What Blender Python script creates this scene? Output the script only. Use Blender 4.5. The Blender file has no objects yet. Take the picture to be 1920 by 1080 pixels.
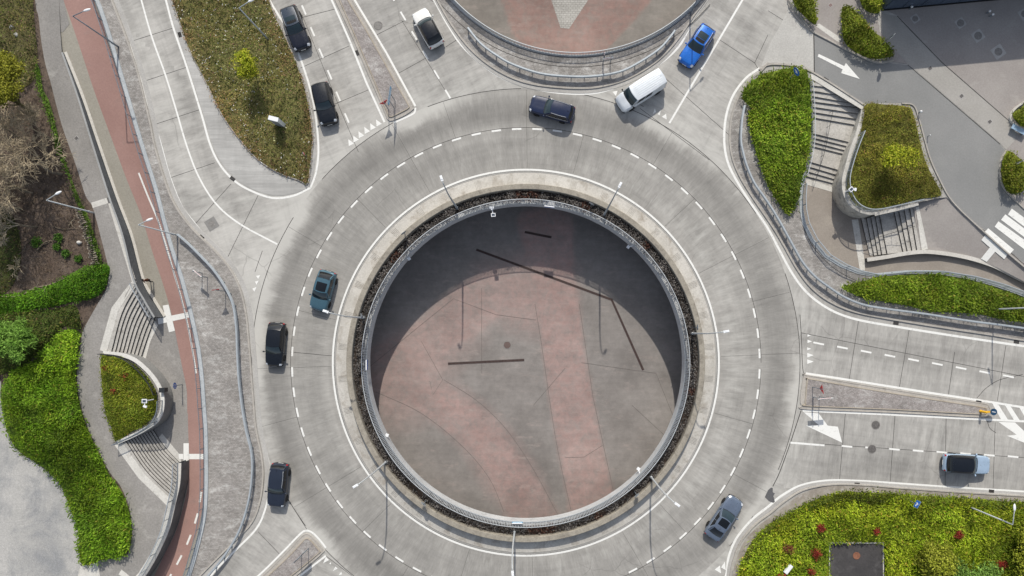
import bpy, bmesh, math, random
import numpy as np
from mathutils import Vector, Matrix
from mathutils.geometry import delaunay_2d_cdt
random.seed(7)
RNG = np.random.default_rng(11)
SC = bpy.context.scene
COL = SC.collection
# ---------------------------------------------------------------- survey frame
S = 18.5                    # survey units per metre on the road surface
HC = 69.2                   # drone height
NX, NY = 1010.0, 620.0      # survey point under the drone
def X0(px): return (px - 960.0) / S
def Y0(py): return (540.0 - py) / S
CX, CY = X0(NX), Y0(NY)
def P(px, py, z=0.0):
    k = (HC - z) / HC
    return (CX + (px - NX) / S * k, CY - (py - NY) / S * k, z)
def Pa(a, z=0.0):
    """array of survey points -> world"""
    a = np.asarray(a, float)
    z = np.broadcast_to(np.asarray(z, float), (len(a),))
    k = (HC - z) / HC
    return np.stack([CX + (a[:, 0] - NX) / S * k, CY - (a[:, 1] - NY) / S * k, z], 1)
RC = np.array([986.0, 680.0])           # ring centre
RCW = np.array([X0(986.0), Y0(680.0)])
NC = np.array([1079.0, -204.0])         # northern plaza centre
def lerp(a, b, t): return a + (b - a) * t
def interp(x, xs, ys): return np.interp(x, xs, ys)

def smooth(pts, n=8, closed=False):
    """Catmull-Rom through the points"""
    p = [np.array(q, float) for q in pts]
    if len(p) < 3: return np.array(p)
    out = []
    m = len(p)
    rng = range(m) if closed else range(m - 1)
    for i in rng:
        if closed:
            a, b, c, d = p[(i - 1) % m], p[i], p[(i + 1) % m], p[(i + 2) % m]
        else:
            b, c = p[i], p[i + 1]
            a = p[i - 1] if i > 0 else 2 * b - c
            d = p[i + 2] if i + 2 < m else 2 * c - b
        for j in range(n):
            t = j / n
            out.append(.5 * ((2 * b) + (c - a) * t + (2 * a - 5 * b + 4 * c - d) * t * t + (3 * b - a - 3 * c + d) * t ** 3))
    if not closed: out.append(p[-1])
    return np.array(out)
def resample(pts, step):
    p = np.asarray(pts, float)
    d = np.r_[0, np.cumsum(np.hypot(*np.diff(p[:, :2], axis=0).T))]
    n = max(2, int(round(d[-1] / step)) + 1)
    s = np.linspace(0, d[-1], n)
    return np.stack([np.interp(s, d, p[:, k]) for k in range(p.shape[1])], 1)
def circ(c, r, a0=0, a1=360, n=180):
    t = np.radians(np.linspace(a0, a1, n, endpoint=(a1 - a0) % 360 != 0))
    return np.stack([c[0] + r * np.cos(t), c[1] - r * np.sin(t)], 1)
def inside(pts, poly):
    x, y = pts[:, 0], pts[:, 1]
    poly = np.asarray(poly, float)
    res = np.zeros(len(pts), bool)
    j = len(poly) - 1
    for i in range(len(poly)):
        xi, yi = poly[i]; xj, yj = poly[j]
        if yi != yj:
            c = ((yi > y) != (yj > y)) & (x < (xj - xi) * (y - yi) / (yj - yi) + xi)
            res ^= c
        j = i
    return res
def dist_to(pts, line):
    """distance of points to polyline (same units)"""
    pts = np.asarray(pts, float)[:, :2]; line = np.asarray(line, float)[:, :2]
    best = np.full(len(pts), 1e9)
    for a, b in zip(line[:-1], line[1:]):
        d = b - a; l2 = (d @ d) or 1e-9
        t = np.clip(((pts - a) @ d) / l2, 0, 1)
        q = a + t[:, None] * d
        best = np.minimum(best, np.hypot(*(pts - q).T))
    return best
def vnoise(x, y, scale, seed=0):
    """cheap smooth value noise for large-scale tone"""
    x = np.asarray(x) * scale + 137.3 * seed; y = np.asarray(y) * scale + 71.7 * seed
    xi = np.floor(x).astype(int); yi = np.floor(y).astype(int)
    fx = x - xi; fy = y - yi
    fx = fx * fx * (3 - 2 * fx); fy = fy * fy * (3 - 2 * fy)
    def h(a, b):
        n = (a * 374761393 + b * 668265263 + seed * 974634777) & 0x7fffffff
        n = ((n ^ (n >> 13)) * 1274126177) & 0x7fffffff
        return ((n ^ (n >> 16)) & 0xffff) / 65535.0
    return (h(xi, yi) * (1 - fx) + h(xi + 1, yi) * fx) * (1 - fy) + (h(xi, yi + 1) * (1 - fx) + h(xi + 1, yi + 1) * fx) * fy
def fbm(x, y, scale, seed=0):
    return (vnoise(x, y, scale, seed) * .55 + vnoise(x, y, scale * 2.1, seed + 5) * .3 + vnoise(x, y, scale * 4.3, seed + 9) * .15)

# ---------------------------------------------------------------- mesh helpers
class MB:
    def __init__(self): self.v = []; self.f = []; self.m = []; self.col = None
    def add(self, vs, fs, mi=0):
        o = len(self.v)
        self.v.extend([tuple(map(float, q)) for q in vs])
        self.f.extend([tuple(int(i) + o for i in f) for f in fs])
        self.m.extend([mi] * len(fs))
        return self
    def box(self, c, s, rz=0, mi=0, tilt=None):
        hx, hy, hz = s[0] / 2, s[1] / 2, s[2] / 2
        vs = [Vector((x, y, z)) for z in (-hz, hz) for y in (-hy, hy) for x in (-hx, hx)]
        M = Matrix.Rotation(rz, 3, 'Z')
        if tilt: M = M @ Matrix.Rotation(tilt, 3, 'Y')
        vs = [M @ v + Vector(c) for v in vs]
        return self.add(vs, [(0, 2, 3, 1), (4, 5, 7, 6), (0, 1, 5, 4), (2, 6, 7, 3), (0, 4, 6, 2), (1, 3, 7, 5)], mi)
    def tube(self, path, r, n=8, mi=0, caps=True):
        path = [Vector(p) for p in path]
        rs = r if isinstance(r, (list, tuple, np.ndarray)) else [r] * len(path)
        vs, fs = [], []
        prev = None
        for i, p in enumerate(path):
            d = (path[min(i + 1, len(path) - 1)] - path[max(i - 1, 0)])
            d = d.normalized() if d.length > 1e-9 else Vector((0, 0, 1))
            u = prev if prev is not None else (Vector((1, 0, 0)) if abs(d.x) < .9 else Vector((0, 1, 0)))
            u = (u - d * u.dot(d)).normalized(); prev = u
            w = d.cross(u)
            for k in range(n):
                a = 2 * math.pi * k / n
                vs.append(p + (u * math.cos(a) + w * math.sin(a)) * rs[i])
        for i in range(len(path) - 1):
            for k in range(n):
                fs.append((i * n + k, i * n + (k + 1) % n, (i + 1) * n + (k + 1) % n, (i + 1) * n + k))
        if caps:
            fs.append(tuple(range(n))[::-1]); fs.append(tuple(range((len(path) - 1) * n, len(path) * n)))
        return self.add(vs, fs, mi)
    def lathe(self, prof, c=(0, 0, 0), n=16, mi=0, axis='Z'):
        vs, fs = [], []
        for r, z in prof:
            for k in range(n):
                a = 2 * math.pi * k / n
                q = (r * math.cos(a), r * math.sin(a), z)
                if axis == 'Y': q = (q[0], q[2], q[1])
                if axis == 'X': q = (q[2], q[0], q[1])
                vs.append((q[0] + c[0], q[1] + c[1], q[2] + c[2]))
        m = len(prof)
        for i in range(m - 1):
            for k in range(n):
                fs.append((i * n + k, i * n + (k + 1) % n, (i + 1) * n + (k + 1) % n, (i + 1) * n + k))
        fs.append(tuple(range(n))[::-1]); fs.append(tuple(range((m - 1) * n, m * n)))
        return self.add(vs, fs, mi)
    def sphere(self, c, r, n=10, mi=0):
        rx, ry, rz = r if isinstance(r, (tuple, list)) else (r, r, r)
        vs, fs = [], []
        m = max(4, n // 2 + 1)
        for i in range(m + 1):
            t = math.pi * i / m
            for k in range(n):
                a = 2 * math.pi * k / n
                vs.append((c[0] + rx * math.sin(t) * math.cos(a), c[1] + ry * math.sin(t) * math.sin(a), c[2] + rz * math.cos(t)))
        for i in range(m):
            for k in range(n):
                fs.append((i * n + k, (i + 1) * n + k, (i + 1) * n + (k + 1) % n, i * n + (k + 1) % n))
        return self.add(vs, fs, mi)
    def sweep(self, path, prof, closed=False, mi=0):
        """path: world xy(z ignored); prof: list of (offset to the left, z or z-array)"""
        p = np.asarray(path, float)[:, :2]
        if closed:
            d = np.roll(p, -1, 0) - np.roll(p, 1, 0)
        else:
            d = np.gradient(p, axis=0)
        d /= (np.hypot(d[:, 0], d[:, 1])[:, None] + 1e-9)
        nrm = np.stack([-d[:, 1], d[:, 0]], 1)
        n = len(p); m = len(prof)
        V = np.zeros((n, m, 3))
        for j, (o, z) in enumerate(prof):
            V[:, j, :2] = p + nrm * np.asarray(o).reshape(-1, 1) if np.ndim(o) else p + nrm * o
            V[:, j, 2] = z
        fs = []
        for i in range(n if closed else n - 1):
            i2 = (i + 1) % n
            for j in range(m - 1):
                fs.append((i * m + j, i * m + j + 1, i2 * m + j + 1, i2 * m + j))
        return self.add(V.reshape(-1, 3), fs, mi)
    def prism(self, poly, z0, z1, mi=0):
        """vertical prism from a world xy polygon"""
        n = len(poly)
        vs = [(q[0], q[1], z0) for q in poly] + [(q[0], q[1], z1) for q in poly]
        fs = [tuple(range(n))[::-1], tuple(range(n, 2 * n))] + [(i, (i + 1) % n, n + (i + 1) % n, n + i) for i in range(n)]
        return self.add(vs, fs, mi)
    def build(self, name, mats, parent=None, smooth_=False, world=False, keep=None):
        me = bpy.data.meshes.new(name)
        v = self.v
        if world and parent is not None:
            l = parent.location
            v = [(a - l.x, b - l.y, c - l.z) for a, b, c in v]
        me.from_pydata(v, [], self.f)
        if not isinstance(mats, (list, tuple)): mats = [mats]
        for m_ in mats: me.materials.append(m_)
        if len(mats) > 1: me.polygons.foreach_set('material_index', self.m)
        if smooth_: me.polygons.foreach_set('use_smooth', [True] * len(me.polygons))
        if self.col is not None:
            a = me.color_attributes.new('Col', 'FLOAT_COLOR', 'POINT')
            c = np.ones((len(self.v), 4)); c[:, :3] = self.col
            a.data.foreach_set('color', c.ravel())
        me.update()
        o = bpy.data.objects.new(name, me)
        COL.objects.link(o)
        if parent is not None: o.parent = parent
        return o
def tag(o, label=None, cat=None, group=None, kind=None):
    if label: o['label'] = label
    if cat: o['category'] = cat
    if group: o['group'] = group
    if kind: o['kind'] = kind
    return o
def thing(name, label, cat, loc, rz=0.0, group=None):
    o = bpy.data.objects.new(name, None); COL.objects.link(o)
    o.empty_display_size = .3
    o.location = loc; o.rotation_euler = (0, 0, rz)
    return tag(o, label, cat, group)
def struct(o): o['kind'] = 'structure'; return o
def copy_tree(o, parent=None):
    c = o.copy(); COL.objects.link(c)
    if parent is not None: c.parent = parent
    for ch in list(o.children): copy_tree(ch, c)
    return c
def fill(poly, zf=0.0, step=None, holes=(), tri=False):
    """triangulated sheet from a survey polygon; zf constant or function of survey points"""
    poly = np.asarray(poly, float)
    loops = [poly] + [np.asarray(h, float) for h in holes]
    vs, es = [], []
    for L in loops:
        o = len(vs); vs.extend([Vector((q[0], q[1])) for q in L])
        es.extend([(o + i, o + (i + 1) % len(L)) for i in range(len(L))])
    if step:
        lo, hi = poly.min(0), poly.max(0)
        gx, gy = np.meshgrid(np.arange(lo[0] + step / 2, hi[0], step), np.arange(lo[1] + step / 2, hi[1], step))
        g = np.stack([gx.ravel(), gy.ravel()], 1)
        k = inside(g, poly)
        for h in holes: k &= ~inside(g, h)
        g = g[k]
        if len(g):
            k = np.ones(len(g), bool)
            for L in loops: k &= dist_to(g, np.vstack([L, L[:1]])) > step * .3
            vs.extend([Vector((q[0], q[1])) for q in g[k]])
    r = delaunay_2d_cdt(vs, es, [], 0, 1e-4)
    V = np.array([(q[0], q[1]) for q in r[0]]); F = np.array(r[2])
    c = V[F].mean(1)
    k = inside(c, poly)
    for h in holes: k &= ~inside(c, h)
    F = F[k]
    z = zf(V) if callable(zf) else np.full(len(V), float(zf))
    W = Pa(V, z)
    # orient upward
    a, b, d = W[F[:, 0]], W[F[:, 1]], W[F[:, 2]]
    up = ((b - a)[:, 0] * (d - a)[:, 1] - (b - a)[:, 1] * (d - a)[:, 0]) < 0
    F[up] = F[up][:, ::-1]
    return W, F, V
def sheet(name, mat, poly, zf=0.0, step=None, holes=(), parent=None):
    W, F, V = fill(poly, zf, step, holes)
    m = MB(); m.add(W, F)
    return m.build(name, mat, parent, world=parent is not None)
def attr(o, name, data, typ='FLOAT'):
    a = o.data.attributes.new(name, typ, 'POINT')
    a.data.foreach_set('vector' if typ == 'FLOAT_VECTOR' else 'value', np.asarray(data, np.float32).ravel())

# ---------------------------------------------------------------- materials
class NT:
    def __init__(self, name):
        self.mat = bpy.data.materials.new(name); self.mat.use_nodes = True
        self.t = self.mat.node_tree; self.t.nodes.clear()
        self.out = self.n('ShaderNodeOutputMaterial')
    def n(self, typ, **kw):
        x = self.t.nodes.new(typ)
        for k, v in kw.items():
            if k.startswith('_'): x.inputs[k[1:].replace('_', ' ')].default_value = v
            else: setattr(x, k, v)
        return x
    def l(self, a, b): self.t.links.new(a, b)
    def coords(self, scale=(1, 1, 1), rot=0, attrname=None):
        if attrname:
            src = self.n('ShaderNodeAttribute', attribute_name=attrname).outputs['Vector']
        else:
            src = self.n('ShaderNodeNewGeometry').outputs['Position']
        mp = self.n('ShaderNodeMapping'); mp.inputs['Scale'].default_value = scale; mp.inputs['Rotation'].default_value = (0, 0, rot)
        self.l(src, mp.inputs['Vector']); return mp.outputs['Vector']
    def noise(self, vec, scale, detail=5, rough=.6, dist=0.0):
        x = self.n('ShaderNodeTexNoise'); x.inputs['Scale'].default_value = scale; x.inputs['Detail'].default_value = detail
        x.inputs['Roughness'].default_value = rough; x.inputs['Distortion'].default_value = dist
        self.l(vec, x.inputs['Vector']); return x.outputs['Fac']
    def remap(self, v, a, b, c, d):
        x = self.n('ShaderNodeMapRange'); self.l(v, x.inputs[0])
        for i, q in enumerate((a, b, c, d)): x.inputs[i + 1].default_value = q
        return x.outputs[0]
    def math(self, op, a, b=None):
        x = self.n('ShaderNodeMath', operation=op)
        for i, q in enumerate((a, b)):
            if q is None: continue
            if isinstance(q, (int, float)): x.inputs[i].default_value = q
            else: self.l(q, x.inputs[i])
        return x.outputs[0]
    def mix(self, f, a, b, mode='MIX'):
        x = self.n('ShaderNodeMix', data_type='RGBA', blend_type=mode)
        for i, q in ((0, f), (6, a), (7, b)):
            if isinstance(q, (int, float)): x.inputs[i].default_value = q
            elif isinstance(q, tuple): x.inputs[i].default_value = (*q[:3], 1)
            else: self.l(q, x.inputs[i])
        return x.outputs[2]
    def scale(self, colr, f):
        """multiply colour by a value"""
        x = self.n('ShaderNodeVectorMath', operation='SCALE')
        if isinstance(colr, tuple): x.inputs[0].default_value = colr[:3]
        else: self.l(colr, x.inputs[0])
        if isinstance(f, (int, float)): x.inputs['Scale'].default_value = f
        else: self.l(f, x.inputs['Scale'])
        return x.outputs[0]
    def bsdf(self, colr, rough=.85, metal=0.0, bump=None, bstr=.3, coat=0.0, spec=.4, trans=0.0):
        b = self.n('ShaderNodeBsdfPrincipled')
        if isinstance(colr, tuple): b.inputs['Base Color'].default_value = (*colr[:3], 1)
        else: self.l(colr, b.inputs['Base Color'])
        if isinstance(rough, (int, float)): b.inputs['Roughness'].default_value = rough
        else: self.l(rough, b.inputs['Roughness'])
        b.inputs['Metallic'].default_value = metal
        b.inputs['Specular IOR Level'].default_value = spec
        b.inputs['Coat Weight'].default_value = coat; b.inputs['Coat Roughness'].default_value = .04
        if bump is not None:
            bp = self.n('ShaderNodeBump'); bp.inputs['Strength'].default_value = bstr; bp.inputs['Distance'].default_value = .05
            self.l(bump, bp.inputs['Height']); self.l(bp.outputs[0], b.inputs['Normal'])
        res = b.outputs[0]
        if trans:
            tr = self.n('ShaderNodeBsdfTranslucent')
            if not isinstance(colr, tuple): self.l(colr, tr.inputs[0])
            ms = self.n('ShaderNodeMixShader'); ms.inputs[0].default_value = trans
            self.l(res, ms.inputs[1]); self.l(tr.outputs[0], ms.inputs[2]); res = ms.outputs[0]
        self.l(res, self.out.inputs[0])
        return self.mat
MATS = {}
def plain(name, c, rough=.5, metal=0.0, coat=0.0, var=.12, sc=3.0, spec=.4):
    if name in MATS: return MATS[name]
    t = NT(name)
    v = t.coords()
    f = t.remap(t.noise(v, sc, 4), .3, .7, 1 - var, 1 + var)
    MATS[name] = t.bsdf(t.scale(tuple(c), f), rough, metal, coat=coat, spec=spec)
    return MATS[name]
def mottled(name, c1, c2, big=.35, fine=6.0, var=.14, rough=.9, c3=None, c3lo=.58, c3hi=.72, c3sc=1.3, grain=.10, bump=.15):
    """two-tone weathered surface with grain and optional third stain colour"""
    if name in MATS: return MATS[name]
    t = NT(name); v = t.coords()
    base = t.mix(t.remap(t.noise(v, big, 6, .62), .32, .68, 0, 1), c1, c2)
    if c3 is not None:
        base = t.mix(t.remap(t.noise(v, c3sc, 7, .68, .4), c3lo, c3hi, 0, 1), base, c3)
    base = t.scale(base, t.remap(t.noise(v, fine, 5, .7), .3, .7, 1 - var, 1 + var))
    g = t.noise(v, 38.0, 2)
    base = t.scale(base, t.remap(g, .3, .7, 1 - grain, 1 + grain))
    MATS[name] = t.bsdf(base, rough, bump=g if bump else None, bstr=bump)
    return MATS[name]
def road_mat(name, c, seed=0.0, worn=1.0):
    """brushed concrete: streaks across and along the direction of travel, from the 'flow' attribute"""
    t = NT(name)
    tone = t.n('ShaderNodeAttribute', attribute_name='tone').outputs['Fac']
    def f(sx, sy, sc, det, lo, hi, rough=.65):
        v = t.coords((sx, sy, 1), attrname='flow')
        return t.remap(t.noise(v, sc, det, rough), .28, .72, lo, hi)
    base = t.scale(tuple(c), tone)
    base = t.scale(base, f(1.6, .16, 1.0, 7, 1 - .13 * worn, 1 + .13 * worn))     # brush marks across the lane
    base = t.scale(base, f(.05, 1.1, 1.0, 6, 1 - .11 * worn, 1 + .11 * worn))     # wheel streaks
    base = t.scale(base, f(.9, .9, .32, 8, 1 - .13 * worn, 1 + .13 * worn, .72))
    base = t.scale(base, f(1.0, .45, 1.7, 6, 1 - .07 * worn, 1 + .07 * worn, .7))       # blotches
    base = t.scale(base, f(7, 1.2, 1.0, 4, .90, 1.10))
    v = t.coords()
    base = t.scale(base, t.remap(t.noise(v, 30, 2), .3, .7, .95, 1.05))
    # ragged pale scuffing where traffic does not polish the slab
    sc = t.n('ShaderNodeAttribute', attribute_name='scuff').outputs['Fac']
    nn = t.noise(t.coords((1.1, .28, 1), attrname='flow'), 1.0, 8, .7, .3)
    fac = t.remap(t.math('ADD', sc, t.math('MULTIPLY', t.math('SUBTRACT', nn, .5), 2.4)), .35, 1.0, 0, .72)
    base = t.mix(fac, base, (.54, .53, .495))
    # dark oily drift along the lanes and old patches
    oil = t.remap(t.noise(t.coords((.10, .9, 1), attrname='flow'), 1.0, 7, .7, .6), .54, .74, 0, .34)
    base = t.mix(oil, base, (.20, .195, .185))
    # small dark spots and faint cracks
    sp = t.remap(t.noise(v, 3.1, 3, .5), .70, .78, 0, .30)
    base = t.mix(sp, base, (.12, .115, .11))
    ck = t.n('ShaderNodeTexVoronoi', feature='DISTANCE_TO_EDGE'); ck.inputs['Scale'].default_value = .22
    dv = t.n('ShaderNodeVectorMath', operation='ADD')
    nz = t.n('ShaderNodeTexNoise'); nz.inputs['Scale'].default_value = .5; nz.inputs['Detail'].default_value = 6
    t.l(v, nz.inputs['Vector']); t.l(nz.outputs['Color'], dv.inputs[0]); t.l(v, dv.inputs[1]); t.l(dv.outputs[0], ck.inputs['Vector'])
    cm = t.remap(ck.outputs['Distance'], .0, .012, 1, 0)
    msk = t.remap(t.noise(v, .09, 2), .56, .62, 0, .35)
    base = t.mix(t.math('MULTIPLY', cm, msk), base, (.10, .095, .09))
    MATS[name] = t.bsdf(base, .88)
    return MATS[name]
def cobble_mat(name, c1, c2, joint, rot=0.0, sc=5.5, white=.5):
    if name in MATS: return MATS[name]
    t = NT(name); v = t.coords(rot=rot)
    b = t.n('ShaderNodeTexBrick'); t.l(v, b.inputs['Vector'])
    b.inputs['Color1'].default_value = (*c1, 1); b.inputs['Color2'].default_value = (*c2, 1); b.inputs['Mortar'].default_value = (*joint, 1)
    b.inputs['Scale'].default_value = sc; b.inputs['Mortar Size'].default_value = .035; b.inputs['Brick Width'].default_value = 1.0; b.inputs['Row Height'].default_value = .62
    base = b.outputs['Color']
    w = t.remap(t.noise(t.coords((1, 2.2, 1)), .55, 8, .75, .3), .50, .62, 0, white)
    w = t.math('MULTIPLY', w, t.remap(t.noise(v, 3.2, 5, .85), .40, .56, 0, 1))
    base = t.mix(w, base, (.50, .49, .47))
    base = t.scale(base, t.remap(t.noise(v, .28, 6, .7), .3, .7, .74, 1.22))
    base = t.scale(base, t.remap(t.noise(v, 9, 3, .8), .3, .7, .75, 1.25))
    MATS[name] = t.bsdf(base, .92, bump=b.outputs['Fac'], bstr=-.25)
    return MATS[name]
def leaf_mat(name, trans=.28, rough=.55):
    if name in MATS: return MATS[name]
    t = NT(name)
    c = t.n('ShaderNodeAttribute', attribute_name='Col').outputs['Color']
    v = t.coords()
    c = t.scale(c, t.remap(t.noise(v, 2.2, 3), .3, .7, .8, 1.2))
    MATS[name] = t.bsdf(c, rough, trans=trans, spec=.14)
    return MATS[name]
def paint_mat(name, c, metal=.0, rough=.32):
    if name in MATS: return MATS[name]
    t = NT(name); v = t.coords()
    d = t.remap(t.noise(v, 1.5, 5), .3, .7, .93, 1.07)
    r = t.remap(t.noise(v, 5, 3), .3, .7, rough - .05, rough + .08)
    MATS[name] = t.bsdf(t.scale(tuple(c), d), r, metal, coat=.35, spec=.35)
    return MATS[name]

M_WHITE = None
def white_paint():
    t = NT('road_paint'); v = t.coords()
    w = t.remap(t.noise(v, 3.0, 8, .75), .30, .45, .1, 1)
    f = t.remap(t.noise(v, 14, 4, .7), .28, .42, .55, 1)
    c = t.mix(t.math('MULTIPLY', w, f), (.45, .44, .42), (.80, .80, .77))
    MATS['road_paint'] = t.bsdf(c, .7)
    return MATS['road_paint']
M_WHITE = white_paint()
M_CONC = mottled('concrete_pale', (.52, .50, .46), (.62, .60, .56), c3=(.30, .28, .25), c3lo=.60, c3hi=.8)
M_KERB = mottled('kerb_stone', (.36, .34, .31), (.46, .43, .39), big=.8, c3=(.20, .18, .15), c3lo=.6, c3hi=.78)
M_KERBT = mottled('kerb_stone_tan', (.36, .31, .24), (.45, .40, .33), big=.8, c3=(.22, .18, .13), c3lo=.58, c3hi=.78)
M_STEEL = plain('galvanised_steel', (.42, .46, .49), .5, .25, var=.10)
M_STEELD = plain('weathered_steel', (.20, .235, .27), .5, .3, var=.15)
M_DARK = plain('dark_metal', (.035, .037, .04), .5, .2)
M_LAMP = plain('lamp_grey_paint', (.55, .58, .60), .45, .2, var=.06)
M_LAMPW = plain('lamp_head_white', (.82, .84, .86), .35, .0, var=.03)
M_BLACK = plain('black_rubber', (.012, .012, .013), .8, var=.2)
M_GREYP = mottled('path_asphalt', (.235, .225, .212), (.315, .30, .283), big=.2, var=.18, c3=(.42, .405, .38), c3lo=.55, c3hi=.8, c3sc=.5)
M_OLIVE = mottled('olive_asphalt', (.30, .282, .238), (.35, .328, .28), big=.25, c3=(.24, .22, .19), c3lo=.6, c3hi=.85, c3sc=.5)
M_RED = mottled('red_asphalt', (.315, .19, .165), (.375, .235, .205), big=.22, var=.09, c3=(.28, .20, .18), c3lo=.58, c3hi=.85, c3sc=.6)
M_COB = cobble_mat('granite_cobbles', (.25, .235, .22), (.36, .34, .32), (.17, .16, .15), sc=4.2, white=.9)
M_COBP = cobble_mat('splitter_cobbles', (.26, .235, .225), (.36, .33, .315), (.17, .16, .15), rot=.4, sc=4.2, white=.75)
M_ASPH = mottled('street_asphalt', (.225, .228, .225), (.27, .27, .265), big=.15, var=.08, c3=(.30, .30, .29), c3lo=.55, c3hi=.85, c3sc=.25)
M_SOIL = mottled('woodland_soil', (.085, .06, .045), (.15, .115, .09), big=.35, var=.35, c3=(.04, .03, .024), c3lo=.52, c3hi=.7, grain=.3)
M_LEAF = leaf_mat('leaf')
SKY_STRENGTH = 0.135; SUN_STRENGTH = 3.45
# ================================================================ SETTING
# world and lights
EL = math.radians(41.5)
W = bpy.data.worlds.new('World'); SC.world = W; W.use_nodes = True
wn = W.node_tree; wn.nodes.clear()
sky = wn.nodes.new('ShaderNodeTexSky'); sky.sky_type = 'NISHITA'; sky.sun_disc = False
sky.sun_elevation = EL; sky.sun_rotation = 0.0; sky.air_density = 1.0; sky.dust_density = 1.6; sky.ozone_density = 1.0
bg = wn.nodes.new('ShaderNodeBackground'); bg.inputs[1].default_value = SKY_STRENGTH
wo = wn.nodes.new('ShaderNodeOutputWorld')
hs = wn.nodes.new('ShaderNodeHueSaturation'); hs.inputs['Saturation'].default_value = .55
wn.links.new(sky.outputs[0], hs.inputs['Color']); wn.links.new(hs.outputs[0], bg.inputs[0]); wn.links.new(bg.outputs[0], wo.inputs[0])
sl = bpy.data.lights.new('sun', 'SUN'); sl.energy = SUN_STRENGTH; sl.angle = math.radians(.6); sl.color = (1.0, .94, .84)
so = bpy.data.objects.new('sun', sl); COL.objects.link(so); so.location = (0, 60, 60)
so.rotation_euler = (-(math.pi / 2 - EL), 0, 0)
# camera: looks straight down from the drone; the film is shifted like a tilted crop
cd = bpy.data.cameras.new('camera'); cam = bpy.data.objects.new('camera', cd); COL.objects.link(cam)
cam.location = (CX, CY, HC); cam.rotation_euler = (0, 0, 0)
cd.sensor_width = 36; cd.lens = 36 * HC * S / 1920
cd.shift_x = (960 - NX) / 1920; cd.shift_y = (NY - 540) / 1920
cd.clip_end = 3000; cd.clip_start = .5
SC.camera = cam
SC.view_settings.view_transform = 'Standard'; SC.view_settings.look = 'None'; SC.view_settings.exposure = 0; SC.view_settings.gamma = 1
SC.cycles.use_denoising = True
SC.cycles.max_bounces = 6

# ---- outlines in survey units
R_OUT = 514.0
COPING = smooth([(150, -160), (171, -45), (185, 0), (191, 14), (207, 62), (232, 145), (269, 270), (295, 352), (310, 410), (327, 470), (342, 515), (349, 540),
                 (362, 590), (375, 652), (382, 710), (386, 765), (389, 810), (390, 885), (389, 935), (385, 975), (372, 1030), (357, 1080), (335, 1130), (300, 1240)], 4)
NEHOLE = [(1520, 143), (1522, 180), (1524, 220), (1524, 265), (1519, 300), (1511, 325), (1506, 348), (1504, 372), (1505, 395), (1510, 420), (1525, 450),
          (1550, 480), (1580, 498), (1610, 510), (1640, 516), (1700, 510), (1760, 510), (1820, 520), (1870, 534), (1920, 552), (2070, 610),
          (2070, 585), (1985, 555), (1940, 512), (1893, 471), (1857, 439), (1820, 415), (1795, 392), (1775, 370), (1762, 371), (1720, 380), (1680, 392), (1640, 402), (1620, 402), (1604, 396), (1592, 380), (1584, 355),
          (1586, 330), (1592, 300), (1600, 272), (1606, 250), (1612, 228), (1620, 200)]
NW_LEFT = [(-200, -160), (-200, 1240)]
OUTER = np.array([(-200, -160), (2110, -160), (2110, 1240), (-200, 1240)], float)
LEFTPOLY = np.vstack([[(-200, -160)], COPING, [(-200, 1240)]])
# ---- far ground beyond the surveyed site
far = MB()
x0, y0, _ = P(-200, -160); x1, y1, _ = P(2110, 1240)
B = 900
far.add([(-B, -B, -.05), (B, -B, -.05), (B, B, -.05), (-B, B, -.05), (x0, y1, -.05), (x1, y1, -.05), (x1, y0, -.05), (x0, y0, -.05)],
        [(0, 1, 5, 4), (1, 2, 6, 5), (2, 3, 7, 6), (3, 0, 4, 7)])
struct(far.build('ground', mottled('far_ground', (.10, .11, .06), (.22, .21, .17), big=.02, c3=(.30, .29, .27), c3sc=.05)))

# ---- ring carriageway (polar grid)
def lane_tone(d, c, w): return np.exp(-((d - c) / w) ** 2)
rr = np.linspace(304, R_OUT, 44); th = np.radians(np.arange(0, 360, .5))
RR, TH = np.meshgrid(rr, th)
gx = RC[0] + RR * np.cos(TH); gy = RC[1] - RR * np.sin(TH)
pts = np.stack([gx.ravel(), gy.ravel()], 1)
Wr = Pa(pts)
nr, nt = len(rr), len(th)
Fr = []
for i in range(nt):
    i2 = (i + 1) % nt
    for j in range(nr - 1): Fr.append((i * nr + j, i * nr + j + 1, i2 * nr + j + 1, i2 * nr + j))
mb = MB(); mb.add(Wr, Fr)
ring = mb.build('road', road_mat('ring_concrete', (.325, .314, .293)))
struct(ring)
a = TH.ravel(); r = RR.ravel(); deg = np.degrees(a) % 360
east = np.clip(np.cos(a), 0, 1) ** 1.0
south = np.clip(-np.sin(a), 0, 1)
tone = .97 - .22 * lane_tone(r, 474, 22) - .05 * lane_tone(r, 405, 22) + .10 * lane_tone(r, 510, 9) + .06 * lane_tone(r, 436, 9) + .05 * lane_tone(r, 372, 10)
nearleft = lane_tone((deg - 195 + 180) % 360 - 180, 0, 28)
tone += .16 * lane_tone(r, 500, 16) * nearleft
tone += east * .10 * lane_tone(r, 400, 34) + .04 * east
tone -= .07 * lane_tone((deg - 245 + 180) % 360 - 180, 0, 26) * lane_tone(r, 470, 28)
sp = np.zeros_like(r)
for cdeg, wd in ((147, 5), (116, 5), (-139, 5), (62, 14), (-6, 8), (-33, 9), (157, 10), (176, 9), (112, 8)):
    dd = (deg - cdeg + 180) % 360 - 180
    sp += np.exp(-(dd / wd) ** 2) * np.clip((r - 478) / 30, 0, 1)
tone += .22 * np.clip(sp, 0, 1)
tone *= 1 + .13 * (fbm(a * 22, r / 18.5, .55, 3) - .5) * 2
attr(ring, 'tone', tone)
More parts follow.
